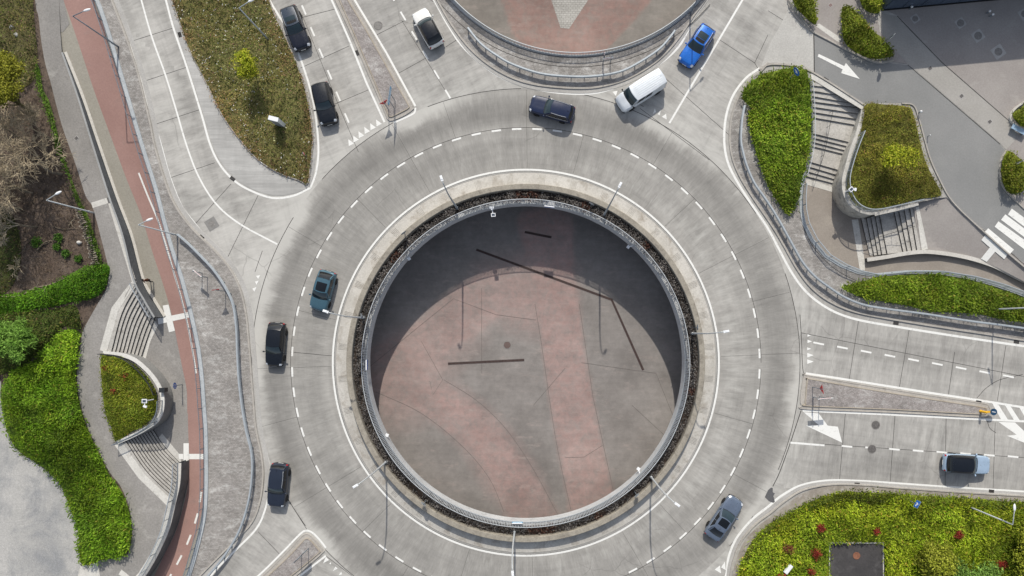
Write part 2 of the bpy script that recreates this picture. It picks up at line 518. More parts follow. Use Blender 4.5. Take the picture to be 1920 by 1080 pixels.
scf = 1.0 * np.clip(sp, 0, 1) + .55 * np.exp(-((r - 502) / 16) ** 2) * nearleft + .28 * lane_tone(r, 385, 16) + .35 * east * lane_tone(r, 400, 26) + .25 * lane_tone(r, 512, 7)
attr(ring, 'scuff', scf)
attr(ring, 'flow', np.stack([a * 23.8, r / S, r * 0], 1), 'FLOAT_VECTOR')
RING_SEAM = None

# ---- approach carriageways: one sheet cut into sectors
nwl_axis = smooth([(240, -160), (275, 0), (300, 90), (330, 180), (350, 250), (378, 330), (425, 400), (505, 455), (600, 500)], 6)
SECT = [('east', -25.5, 36, (1920, 672), (1500, 610)), ('north_east', 36, 86, (1400, 0), (1210, 320)), ('north', 86, 116.6, (760, 0), (870, 230)),
        ('north_west', 116.6, 140, (560, 0), (670, 270)), ('west', 140, 178, (290, 60), (420, 470)), ('south_west', 178, 222, (400, 1080), (520, 900)), ('south', 222, 334.5, (900, 1240), (960, 1100))]
Wa, Fa, Va = fill(OUTER, 0.0, 9.0, holes=(circ(RC, R_OUT, n=240), circ(NC, 309, n=160)[np.newaxis][0], NEHOLE))
cen = Va[Fa].mean(1)
keep = ~inside(cen, LEFTPOLY)
# cut along the coping: include cells that straddle it (hidden under the coping kerb)
Fa = Fa[keep]; cen = cen[keep]
ang = np.degrees(np.arctan2(-(cen[:, 1] - RC[1]), cen[:, 0] - RC[0])) % 360
def road_patch(faces, d0, d1, name, c, worn=1.0):
    u, idx = np.unique(faces, return_inverse=True)
    F = idx.reshape(faces.shape)
    m = MB(); m.add(Wa[u], F)
    o = m.build('road', road_mat(name + '_concrete', c, worn=worn)); struct(o)
    v = np.array(d1, float) - np.array(d0, float); v /= np.hypot(*v)
    q = Va[u]
    fl = np.stack([(q @ v) / S, (q @ np.array([-v[1], v[0]])) / S, np.zeros(len(q))], 1)
    attr(o, 'flow', fl, 'FLOAT_VECTOR')
    return o, q
EDGE = {}
for name, a0, a1, d0, d1 in SECT:
    a_ = ang.copy()
    if a0 < 0:
        a_ = np.where(a_ > 180, a_ - 360, a_)
    k = (a_ >= a0) & (a_ < a1)
    if name == 'south': k = (ang >= 222) & (ang < 334.5)
    o, q = road_patch(Fa[k], d0, d1, name, (.35, .339, .318), 1.25)
    t = np.ones(len(q))
    rad = np.hypot(*(q - RC).T)
    if name == 'west':
        d = dist_to(q, nwl_axis)
        side = np.where((q[:, 0] - np.interp(q[:, 1], nwl_axis[:, 1], nwl_axis[:, 0])) > 0, 1, -1) * d
        t += .10 * lane_tone(side, -14, 14) - .10 * lane_tone(side, 22, 13) + .16 * np.clip((620 - rad) / 100, 0, 1)
    elif name == 'north_west':
        t += .05; v = None
        ax = np.array([(545, 0), (640, 250)]); d = dist_to(q, ax); t -= .08 * lane_tone(d, 0, 14)
    elif name == 'east':
        for axp, amp in (([(1500, 633), (1920, 692)], -.08), ([(1490, 625), (1920, 690)], -.03), ([(1490, 805), (1920, 830)], -.02), ([(1500, 872), (1920, 892)], -.10), ([(1500, 715), (1920, 740)], .07)):
            t += amp * lane_tone(dist_to(q, np.array(axp)), 0, 20)
        t += .04
    elif name == 'north_east':
        t += .04 - .07 * lane_tone(dist_to(q, np.array([(1350, 0), (1200, 220)])), 0, 14) - .05 * lane_tone(dist_to(q, np.array([(1440, 0), (1290, 300)])), 0, 16) + .10 * np.clip((q[:, 0] - 1460) / 40, 0, 1)
    elif name == 'south_west':
        t += .10 * lane_tone(q[:, 0], 470, 40) - .05 * lane_tone(dist_to(q, np.array([(520, 930), (420, 1080)])), 0, 16)
    sc_ = .35 + .45 * np.clip((575 - rad) / 60, 0, 1) - .5 * np.clip(1.02 - t, 0, .2) * 5
    attr(o, 'scuff', sc_ + {'west': .25, 'north_west': .08, 'north_east': .12}.get(name, 0))
    t *= {'west': 1.10, 'north_west': 1.08, 'north_east': 1.07, 'east': 1.0}.get(name, 1.0)
    t *= 1 + .18 * (fbm(q[:, 0] / S, q[:, 1] / S, .30, 7) - .5) * 2
    attr(o, 'tone', t)

# ---- painted lines and dashes
def stripe(pts, w, z=.006, n=6, cl=False, sm=True, name='road_marking', mat=None):
    p = smooth(pts, n, cl) if sm and len(pts) > 2 else np.array(pts, float)
    Wp = Pa(p, z)
    m = MB(); m.sweep(Wp, [(w / 2, z), (-w / 2, z)], closed=cl)
    return struct(m.build(name, mat or M_WHITE))
def dash(p0, p1, w=.19, z=.006):
    p0 = np.array(p0, float); p1 = np.array(p1, float)
    d = (p1 - p0) / np.hypot(*(p1 - p0)); n = np.array([-d[1], d[0]]) * w * S / 2
    q = Pa([p0 + n, p1 + n, p1 - n, p0 - n], z)
    return q
def paint_poly(polys, z=.006, name='road_marking', mat=None):
    m = MB()
    for p in polys:
        if np.shape(p)[1] == 2:
            Wp, F, _ = fill(p, z); m.add(Wp, F)
        else: m.add(p, [(0, 3, 2, 1)])
    o = m.build(name, mat or M_WHITE); return struct(o)
LW = .22
stripe(circ(RC, 361.5, n=240), .24, cl=True, sm=False)
# ring lane dashes
ds = []
for k in range(72):
    a0 = 360 / 72 * k + 1.1
    p = circ(RC, 438.5, a0, a0 + 2.32, 5)
    ds.append(p)
for p in ds:
    Wp = Pa(p, .006); m = MB(); m.sweep(Wp, [(.095, .006), (-.095, .006)]); struct(m.build('lane_dash', M_WHITE))
# white edge lines
stripe([(243, 82), (268, 165), (290, 232), (303, 276), (318, 330), (340, 385), (366, 420), (400, 462), (430, 500), (450, 530), (462, 560), (469, 600), (474, 650), (478, 700), (483, 760), (490, 810),
        (500, 850), (504, 885), (503, 920), (497, 955), (480, 992), (437, 1036), (405, 1068), (385, 1095)], .20)
stripe([(258, -30), (265, 0), (285, 70), (310, 140), (330, 205), (349, 270), (372, 330), (405, 382), (450, 420), (520, 458)], .17)
WL_ISL = [(300, -40), (311, 0), (326, 55), (350, 125), (378, 215), (393, 268), (410, 305), (435, 335), (465, 355), (510, 371), (550, 367), (582, 352)]
stripe(WL_ISL, .20)
stripe([(582, 352), (592, 325), (597, 285), (594, 235), (585, 180), (567, 120), (545, 65), (520, 25), (503, -5), (490, -40)], .20)
stripe([(605, -40), (622, 0), (655, 75), (687, 155), (721, 229)], .20, sm=False)
stripe([(645, -40), (665, 0), (695, 50), (725, 100), (755, 155), (779, 199)], .20, sm=False)
stripe([(779, 202), (776, 212), (757, 222), (738, 230)], .18)
stripe([(790, -40), (814, 0), (840, 47), (870, 90), (917, 131), (960, 154), (1010, 168), (1060, 175), (1110, 175), (1148, 166), (1185, 150), (1235, 121), (1272, 88), (1294, 50)], .22)
stripe([(1420, -50), (1392, 0), (1340, 88), (1297, 160), (1255, 231)], .20, sm=False)
stripe([(1424, 128), (1398, 147), (1374, 180), (1361, 220), (1358, 265), (1364, 302), (1379, 335), (1405, 377), (1438, 425), (1460, 466), (1482, 507), (1506, 541), (1535, 567), (1570, 587), (1615, 601),
        (1690, 614), (1765, 626), (1865, 641), (1920, 649), (2060, 668)], .23)
stripe([(1511, 700), (1615, 716), (1740, 736), (1865, 755), (1920, 764), (2060, 785)], .22, sm=False)
stripe([(1505, 770), (1665, 777), (1815, 785), (1920, 790), (2060, 797)], .21, sm=False)
stripe([(1340, 1130), (1361, 1080), (1366, 1045), (1381, 1009), (1410, 974), (1440, 950), (1466, 929), (1502, 910), (1552, 901), (1615, 902), (1690, 907), (1790, 914), (1920, 922), (2060, 931)], .23)
stripe([(1482, 830), (1546, 835)], .2, sm=False)
stripe([(440, 1115), (485, 1079), (530, 1035), (562, 1002), (574, 995), (586, 999), (600, 1013), (611, 1027)], .19)
stripe([(520, 1112), (562, 1080), (611, 1042)], .19, sm=False)
# lane dashes on the arms
def arm(p0, step, ln, i0, i1, w=.18):
    for i in range(i0, i1):
        a_ = (p0[0] + step[0] * i, p0[1] + step[1] * i)
        m = MB(); m.add(dash(a_, (a_[0] + ln[0], a_[1] + ln[1]), w), [(0, 3, 2, 1)]); struct(m.build('lane_dash', M_WHITE))
arm((566, 10), (16.1, 40.5), (7.6, 17.5), -1, 6)
arm((751, 22), (21, 36.6), (9.5, 16), -1, 5)
arm((1525, 642), (44.5, 7.7), (20, 4), 0, 11)
arm((1578, 836), (44.5, 2.75), (20, 2), 0, 11)
# give-way triangles
tr = []
for x, y in ((710, 231), (699, 238), (688, 245), (677, 253), (667, 261), (658, 268)): tr.append([(x - 5, y - 7), (x + 6, y + 1), (x - 4, y + 6)])
paint_poly(tr)
tr = []
for x, y, s_ in ((1517, 629, .6), (1518, 640, .8), (1517, 654, .7), (1519, 666, 1.1), (1519, 678, 1.1)): tr.append([(x - 5 * s_, y - 4 * s_), (x + 6 * s_, y), (x - 5 * s_, y + 4 * s_)])
paint_poly(tr)
paint_poly([[(606, 1056), (611, 1044), (617, 1050)], [(617, 1057), (620, 1054), (621, 1058)], [(624, 1071), (629, 1062), (633, 1066)], [(635, 1078), (640, 1072), (641, 1077)], [(480, 517), (488, 516), (484, 523)], [(478, 528), (485, 526), (481, 534)], [(473, 541), (481, 538), (477, 547)]])
paint_poly([[(1148, 172), (1158, 170), (1155, 180)], [(1224, 214), (1228, 203), (1230, 210)], [(1233, 214), (1239, 206), (1237, 216)], [(1241, 219), (1249, 213), (1250, 224)], [(1352, 1064), (1359, 1053), (1361, 1069)], [(1340, 1068), (1350, 1060), (1352, 1075)]])
# big arrows on the east arm, street arrow, hatching, crossing
paint_poly([[(1507, 773), (1535, 775), (1552, 798), (1571, 800), (1579, 830), (1511, 798), (1535, 797)], [(1872, 791), (1903, 792), (1920, 808), (1945, 811), (1950, 842), (1888, 817), (1906, 815)]], .007)
paint_poly([[(1535, 101), (1583, 124), (1586, 118), (1612, 148), (1577, 137), (1580, 130), (1533, 106)]], .024)
paint_poly([[(1860, 755), (1871, 757), (1890, 787), (1877, 786.5)], [(1884, 759), (1894, 760.5), (1912, 788), (1901, 787.5)], [(1911, 763.5), (1921, 765), (1936, 789), (1925, 788)]], .007)
cw = [[(1897, 391), (1950, 430), (1943, 442), (1890, 402)], [(1885, 402), (1944, 446), (1937, 457), (1877, 412)], [(1872, 415), (1938, 462), (1929, 474), (1865, 425)], [(1853, 428), (1901, 468), (1893, 477), (1844, 437)],
      [(1902, 374), (1926, 391), (1920, 401), (1893, 383)]]
paint_poly(cw[:4], .024)

# ---- joints between slabs (dark sealant)
M_JOINT = plain('joint_sealant', (.055, .053, .05), .8, var=.4, sc=6)
def joint(pts, w=.05, sm=False, z=.005): return stripe(pts, w, z, sm=sm, name='slab_joint', mat=M_JOINT)
joint(circ(RC, 441, n=240), .045)
for a0, a1 in ((-23, 19), (33, 82), (91, 111), (118.6, 138), (148, 184), (206, 216.5), (223, 238), (318, 326)):
    joint(circ(RC, R_OUT, a0, a1, 60), .06)
RNG2 = np.random.default_rng(5)
for k in range(24):
    a_ = k * 15 + RNG2.uniform(-3, 3)
    r0, r1 = (366, 441) if k % 2 else (366, R_OUT - 2)
    if k % 3 == 1: r0, r1 = 441, R_OUT - 2
    joint(np.array([circ(RC, r0, a_, a_ + .1, 2)[0], circ(RC, r1, a_ + RNG2.uniform(-.3, .3), a_ + .2, 2)[0]]), .022)
for a_, b_ in (((241, 79), (326, 52)), ((265, 154), (350, 126)), ((288, 234), (373, 206)), ((320, 333), (403, 305)), ((365, 421), (433, 345)), ((427, 482), (484, 366)), ((573, 0), (574, 0)),
               ((562, 128), (655, 86)), ((537, 40), (628, 17)), ((628, 195), (692, 168)), ((707, 65), (760, 38)), ((748, 137), (800, 108)), ((795, -10), (812, 3)), ((836, 88), (860, 72)),
               ((1610, 600), (1592, 713)), ((1705, 617), (1686, 728)), ((1790, 660), (1778, 742)), ((1886, 648), (1870, 752)), ((1585, 775), (1574, 900)), ((1678, 780), (1669, 904)), ((1774, 785), (1772, 912)), ((1866, 792), (1862, 918)),
               ((1502, 624), (1920, 706)), ((1500, 830), (1920, 858)), ((1393, 0), (1392, 1)), ((1240, 140), (1420, 300)), ((1200, 203), (1330, 300)), ((1350, 75), (1415, 118)), ((1440, 65), (1415, 118)), ((1415, 118), (1422, 130)),
               ((1875, 0), (1876, 0)), ((484, 997), (525, 1040)), ((536, 930), (575, 992)), ((611, 1042), (660, 1080)), ((545, 660), (630, 668)), ((1170, 180), (1207, 200)), ((1440, 20), (1480, 45)), ((478, 510), (492, 470))):
    joint(np.array([a_, b_]), .045)
joint([(1832, 746), (1850, 727), (1875, 712), (1918, 702)], .05, True)
joint([(1851, 789), (1856, 803), (1868, 812)], .05, True)
joint([(1502, 770), (1497, 785), (1490, 806), (1482, 830), (1462, 885), (1449, 912)], .08, True)
joint([(1500, 590), (1503, 640), (1505, 690), (1510, 705)], .06, True)
joint([(540, 10), (580, 35)][:0] or [(566, 27), (640, 210), (672, 285)], .04)
joint([(753, 38), (845, 186)], .04)

struct(sheet('painted_shadow', mottled('painted_shadow_tone', (.10, .10, .105), (.14, .14, .145)), [(1434, 932), (1440, 919), (1446, 914), (1449, 915), (1449, 923), (1453, 925), (1450, 930), (1452, 937), (1453, 941), (1450, 943), (1442, 940)], .008))  # cast shadow of an unseen object, painted as a dark sheet
# ================================================================ PIT, RING WALL, PLAZAS
ZP = -4.8
def wring(r, n=240, c=RC): return Pa(circ(c, r, n=n))
M_PITG = mottled('pit_grey_asphalt', (.215, .195, .180), (.275, .25, .235), big=.10, var=.10, c3=(.19, .165, .15), c3lo=.52, c3hi=.8, c3sc=.2)
M_PITR = mottled('pit_red_asphalt', (.30, .185, .165), (.385, .25, .225), big=.12, var=.10, c3=(.27, .20, .185), c3lo=.5, c3hi=.72, c3sc=.35)
M_BEAM = mottled('deck_concrete', (.48, .48, .47), (.56, .56, .55), big=.4, c3=(.10, .10, .10))
# floor of the sunken plazas (true radius 25 m under the deck)
def disc(name, c, r_px, z, mat):
    w = Pa(circ(c, r_px, n=120)); m = MB(); m.add(np.vstack([w * [1, 1, 0] + [0, 0, z]]), [tuple(range(120))[::-1]]); return struct(m.build(name, mat))
def pit_mat(name, g1, g2, r1, r2):
    t = NT(name); v = t.coords()
    g = t.mix(t.remap(t.noise(v, .22, 6, .62), .32, .68, 0, 1), g1, g2)
    r_ = t.mix(t.remap(t.noise(v, .30, 6, .62), .32, .68, 0, 1), r1, r2)
    rd = t.n('ShaderNodeAttribute', attribute_name='red').outputs['Fac']
    wear = t.remap(t.noise(v, .9, 9, .78, .6), .36, .60, .35, 1.15)
    base = t.mix(t.math('MULTIPLY', rd, wear), g, r_)
    tone = t.n('ShaderNodeAttribute', attribute_name='tone').outputs['Fac']
    base = t.scale(base, tone)
    base = t.scale(base, t.remap(t.noise(v, 1.6, 9, .75), .3, .7, .86, 1.14))
    base = t.scale(base, t.remap(t.noise(t.coords((.25, 2.2, 1), rot=-.3), 1.0, 7, .7), .3, .7, .93, 1.07))
    base = t.scale(base, t.remap(t.noise(v, 24, 2), .3, .7, .95, 1.05))
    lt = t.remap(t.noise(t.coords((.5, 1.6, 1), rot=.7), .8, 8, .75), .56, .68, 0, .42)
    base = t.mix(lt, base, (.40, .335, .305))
    MATS[name] = t.bsdf(base, .88); return MATS[name]
def pit_floor(c, r_px, polys, mat, nm='plaza_floor'):
    W_, F_, V_ = fill(circ(c, r_px, n=120), ZP, 6.0)
    red_ = np.zeros(len(V_))
    for poly, n, amt, soft in polys:
        pp = smooth(poly, n, True) if n else np.array(poly, float)
        d = dist_to(V_, np.vstack([pp, pp[:1]])); d = np.where(inside(V_, pp), d, -d)
        red_ = np.maximum(red_, amt * np.clip(.5 + d / soft, 0, 1))
    m = MB(); m.add(W_, F_); o = struct(m.build(nm, mat))
    attr(o, 'red', red_); attr(o, 'tone', 1 + .22 * (fbm(V_[:, 0] / S, V_[:, 1] / S, .22, 17) - .5) * 2)
    return o
LANE_A = [(975, 400), (1065, 400), (1075, 480), (1086, 570), (1096, 660), (1112, 745), (1130, 840), (1152, 930), (1160, 975), (1072, 985), (1064, 930), (1047, 850), (1032, 760), (1016, 650), (1003, 570), (985, 480)]
LANE_B = [(640, 700), (690, 652), (760, 618), (826, 562), (880, 522), (925, 500), (1000, 520), (1000, 575), (940, 595), (890, 632), (830, 668), (800, 700), (832, 714), (892, 752), (950, 808), (998, 880), (1030, 935), (1050, 985), (955, 985),
     (942, 955), (918, 900), (868, 840), (790, 778), (705, 740), (650, 740)]
HUB = [(690, 660), (780, 620), (900, 620), (850, 690), (800, 780), (700, 790)]
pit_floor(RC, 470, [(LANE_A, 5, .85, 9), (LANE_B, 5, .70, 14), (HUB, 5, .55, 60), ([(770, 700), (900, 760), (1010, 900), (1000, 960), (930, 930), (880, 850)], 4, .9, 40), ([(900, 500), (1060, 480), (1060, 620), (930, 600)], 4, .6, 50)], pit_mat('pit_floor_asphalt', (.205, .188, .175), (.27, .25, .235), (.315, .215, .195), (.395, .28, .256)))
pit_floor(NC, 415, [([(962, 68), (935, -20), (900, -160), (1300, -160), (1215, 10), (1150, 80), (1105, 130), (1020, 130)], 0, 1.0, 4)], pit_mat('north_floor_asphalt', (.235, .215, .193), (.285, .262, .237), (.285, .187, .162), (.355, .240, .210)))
m = MB(); m.sweep(Pa(circ(RC, 470, n=160)), [(0, -.1), (0, ZP - .05)], closed=True); tag(m.build('underpass_wall', M_BEAM), 'grey concrete wall around the central sunken plaza under the ring deck', 'wall')
m = MB(); m.sweep(Pa(circ(NC, 415, n=160)), [(0, -.1), (0, ZP - .05)], closed=True); tag(m.build('underpass_wall', M_BEAM), 'grey concrete wall around the northern sunken plaza under the road deck', 'wall')
def red(poly, z=ZP + .006, n=5, mat=None): return struct(sheet('cycle_lane', mat or M_PITR, smooth(poly, n, True) if n else np.array(poly, float), z, 12))
# slot drains on the floor
M_SLOT = mottled('slot_drain_rust', (.045, .03, .028), (.075, .05, .045), big=4)
def slot(pts, label):
    p = Pa(np.array(pts, float), ZP + .014); m = MB(); m.sweep(p, [(.10, ZP + .014), (-.10, ZP + .014)])
    t = thing('slot_drain', label, 'drain', tuple(p[0])); m.build('grate', M_SLOT, t, world=True)
    m = MB()
    for s_ in (-.12, .12): m.sweep(p, [(s_ + .02, ZP + .018), (s_ - .02, ZP + .018)])
    m.build('frame', plain('drain_frame', (.11, .09, .085), .6), t, world=True)
slot([(893, 468), (1147, 562), (1206, 694)], 'long bent dark slot drain running under the shadow edge of the pit floor')
slot([(840, 682), (983, 675)], 'straight dark slot drain in the sunlit middle of the pit floor')
slot([(984, 435), (1034, 445)], 'short slot drain deep in the shaded part of the pit floor')
for p_ in ([(705, 735), (790, 775), (868, 838), (918, 898), (945, 960)], [(1003, 570), (1016, 650), (1032, 760), (1047, 850), (1070, 955)], [(1086, 570), (1112, 745), (1152, 930)], [(832, 712), (895, 752), (950, 806), (1000, 880), (1046, 965)],
           [(690, 690), (850, 560), (930, 590), (1005, 600)], [(1000, 760), (1060, 690)], [(1060, 858), (1095, 857), (1130, 835)], [(1090, 680), (1230, 700), (1262, 780)], [(790, 640), (830, 712), (812, 740), (806, 715)], [(1185, 760), (1250, 820)], [(903, 540), (903, 700)]):
    q = smooth(p_, 5) if len(p_) > 4 else np.array(p_, float); Wp = Pa(q, ZP + .013); m = MB(); m.sweep(Wp, [(.018, ZP + .013), (-.018, ZP + .013)]); struct(m.build('floor_joint', plain('floor_sealant', (.13, .115, .105), .8, var=.3)))
# northern plaza: red field with a cobbled V
struct(sheet('cobbled_strip', cobble_mat('pale_setts', (.40, .39, .36), (.46, .45, .42), (.17, .15, .14), sc=2.6, white=.1), [(1027, -20), (1051, 52), (1067, 54), (1116, -20), (1160, -140), (990, -140)], ZP + .012))
m = MB()
M_BARS = plain('railing_pale_steel', (.42, .45, .48), .5, .1, var=.08)
# deck edge beam and coping of the central opening, then the inclined railing
def opening(c, r_edge, label, sgn_top=5.0, zc=.27, cap=.40, bh=.92):
    w = Pa(circ(c, r_edge, n=240))
    t = thing('parapet', label[0], 'parapet', (float(X0(c[0])), float(Y0(c[1])), 0))
    # sweep runs counter-clockwise (survey y flipped) -> left is inward
    m = MB(); m.sweep(w, [(0, -1.15), (0, zc), (-cap, zc), (-cap - .02, -.4)], closed=True); m.build('edge_beam', mottled('parapet_concrete', (.44, .45, .455), (.54, .55, .555), c3=(.32, .325, .33), c3lo=.55), t, world=True)
    r = thing('railing', label[1], 'railing', (float(X0(c[0])), float(Y0(c[1])), zc))
    N = int(2 * math.pi * r_edge / S / .155)
    a = np.linspace(0, 2 * np.pi, N, endpoint=False)
    cw = np.array([X0(c[0]), Y0(c[1])]); R0 = r_edge / S + .03
    bars = MB()
    for x in a:
        dx, dy = math.cos(x), math.sin(x)
        if not (-58 < cw[0] + R0 * dx < 58 and cw[1] + R0 * dy < 34): continue
        b0 = np.array([cw[0] + R0 * dx, cw[1] + R0 * dy]); b1 = b0 + np.array([dx, dy]) * sgn_top / S
        tx, ty = -dy * .022, dx * .022
        w_ = .045
        vs = []
        for b, z in ((b0, zc), (b1, zc + bh)):
            for s1, s2 in ((-1, -1), (1, -1), (1, 1), (-1, 1)): vs.append((b[0] + dx * w_ * s1 + tx * s2, b[1] + dy * w_ * s1 + ty * s2, z))
        bars.add(vs, [(0, 1, 5, 4), (1, 2, 6, 5), (2, 3, 7, 6), (3, 0, 4, 7), (4, 5, 6, 7)])
    bars.build('bar_infill', M_BARS, r, world=True)
    for z, off, rad, nm, mt in ((zc + .06, 0.03, .03, 'bottom_rail', M_STEEL), (zc + bh + .01, .03 + sgn_top / S, .028, 'handrail', M_LAMP)):
        m = MB(); rr_ = (r_edge / S + off) * S
        m.sweep(Pa(circ(c, rr_, n=240)) , [(rad, z - rad), (rad, z + rad), (-rad, z + rad), (-rad, z - rad), (rad, z - rad)], closed=True); m.build(nm, mt, r, world=True)
    return r
opening(RC, 297, ('grey concrete parapet round the central pit of the roundabout', 'pale steel bar railing leaning outward round the central pit'))
opening(NC, 309, ('grey concrete parapet round the northern sunken plaza', 'steel bar railing round the northern sunken plaza beside the cobbled apron'), sgn_top=-1.0, zc=.2, cap=.14, bh=.62)
# ring wall (barrier between planter and road) and apron
M_WALL = mottled('ring_wall_concrete', (.27, .245, .205), (.36, .33, .275), big=.6, c3=(.17, .15, .125), c3lo=.5, c3hi=.75, var=.2)
M_APRON = mottled('apron_concrete', (.45, .43, .39), (.56, .54, .50), big=.3, var=.14, c3=(.30, .265, .22), c3lo=.50, c3hi=.74, c3sc=.9)
t = thing('ring_wall', 'weathered concrete wall ring between dry planter and pale apron', 'wall', (*RCW, 0))
m = MB(); w = Pa(circ(RC, 326.5, n=240)); m.sweep(w, [(-.34, 0), (-.30, .90), (-.25, .95), (.22, .95), (.26, .90), (.30, .1)], closed=True); m.build('wall_body', M_WALL, t, world=True)
m = MB(); w = Pa(circ(RC, 328, n=240)); m.sweep(w, [(-1.52, .012), (-1.50, .05), (-1.30, .07), (-.35, .20), (-.15, .22)], closed=True); struct(m.build('apron', M_APRON))
m = MB(); m.sweep(Pa(circ(RC, 358.3, n=240)), [(.09, .006), (-.09, .006)], closed=True); struct(m.build('gutter', mottled('gutter_concrete', (.30, .295, .28), (.38, .37, .35))))
# grooved drain outlets across the apron
M_GROOVE = plain('groove_shadow', (.27, .25, .22), .9)
for k in range(36):
    a_ = k * 10 + 5; m = MB()
    for j in range(5):
        aa = a_ + (j - 2) * .42
        q = np.array([circ(RC, 333, aa, aa + .1, 2)[0], circ(RC, 352, aa, aa + .1, 2)[0]])
        w = Pa(q, 0); n_ = len(w)
        m.sweep(w, [(.011, np.array([.215, .10])), (-.011, np.array([.215, .10]))])
    struct(m.build('drain_groove', M_GROOVE))
# planter
m = MB(); m.sweep(Pa(circ(RC, 313, n=180)), [(.62, .22), (-.5, .25)], closed=True); struct(m.build('planter_soil', mottled('planter_soil', (.035, .025, .02), (.06, .045, .035), big=1.2, var=.3)))
# ---------------------------------------------------------------- leaf clouds
def blades(pts, n_each, length, width, cols, zj=(0, .2), lean=(.2, .9), name='foliage', dirfield=None, parent=None, mat=None, curl=.35, colsd=.18, world=True, shade=None, tint=None):
    """pts: (k,3) world roots. Each blade is a bent strip of 2 quads with its own colour"""
    k = len(pts) * n_each
    root = np.repeat(pts, n_each, 0)
    root = root + np.c_[RNG.normal(0, length * .35, (k, 2)), RNG.uniform(*zj, k)]
    az = RNG.uniform(0, 2 * np.pi, k) if dirfield is None else np.repeat(dirfield, n_each) + RNG.normal(0, .8, k)
    ln = length * RNG.uniform(.55, 1.35, k); el = RNG.uniform(lean[0], lean[1], k) * np.pi / 2
    d = np.c_[np.cos(az) * np.cos(el), np.sin(az) * np.cos(el), np.sin(el)]
    s = np.c_[-np.sin(az), np.cos(az), RNG.normal(0, .5, k)]; s /= np.linalg.norm(s, axis=1)[:, None]
    w = width * RNG.uniform(.6, 1.4, k)
    mid = root + d * (ln * .55)[:, None]
    tip = root + d * (ln * 1.0)[:, None]; tip[:, 2] -= curl * ln
    V = np.stack([root - s * (w * .3)[:, None], root + s * (w * .3)[:, None], mid + s * (w * .5)[:, None], mid - s * (w * .5)[:, None], tip], 1).reshape(-1, 3)
    i = np.arange(k) * 5
    quads = np.stack([i, i + 1, i + 2, i + 3], 1); tris = np.stack([i + 3, i + 2, i + 4], 1)
    cols = np.asarray(cols, float)
    ci = RNG.integers(0, len(cols), k)
    c = cols[ci] * np.exp(RNG.normal(0, colsd, k))[:, None]
    if shade is not None: c = c * np.repeat(shade, n_each)[:, None]
    if tint is not None: c = c * np.repeat(tint, n_each, 0)
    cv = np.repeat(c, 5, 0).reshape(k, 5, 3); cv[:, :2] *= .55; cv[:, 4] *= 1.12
    me = bpy.data.meshes.new(name)
    if parent is not None and world:
        l = parent.location; V = V - np.array([l.x, l.y, l.z])
    nv = len(V); me.vertices.add(nv); me.vertices.foreach_set('co', V.ravel().astype(np.float32))
    loops = np.concatenate([quads.ravel(), tris.ravel()]); me.loops.add(len(loops)); me.loops.foreach_set('vertex_index', loops.astype(np.int32))
    me.polygons.add(2 * k)
    ls = np.concatenate([np.arange(k) * 4, 4 * k + np.arange(k) * 3])
    me.polygons.foreach_set('loop_start', ls.astype(np.int32))
    me.update(calc_edges=True)
    a = me.color_attributes.new('Col', 'FLOAT_COLOR', 'POINT')
    cc = np.ones((nv, 4), np.float32); cc[:, :3] = np.clip(cv.reshape(-1, 3), 0, 1); a.data.foreach_set('color', cc.ravel())
    me.materials.append(mat or M_LEAF)
    o = bpy.data.objects.new(name, me); COL.objects.link(o)
    if parent is not None: o.parent = parent
    return o
def scatter(poly, per_m2, z=0.0):
    poly = np.asarray(poly, float)
    lo, hi = poly.min(0), poly.max(0)
    n = int((hi - lo).prod() / S / S * per_m2)
    p = RNG.uniform(lo, hi, (n, 2)); p = p[inside(p, poly)]
    return p
GREEN = [(.085, .16, .012), (.13, .21, .018), (.18, .26, .03), (.055, .11, .010), (.11, .18, .015)]
BOOST = np.array([1.50, 1.30, 1.15])
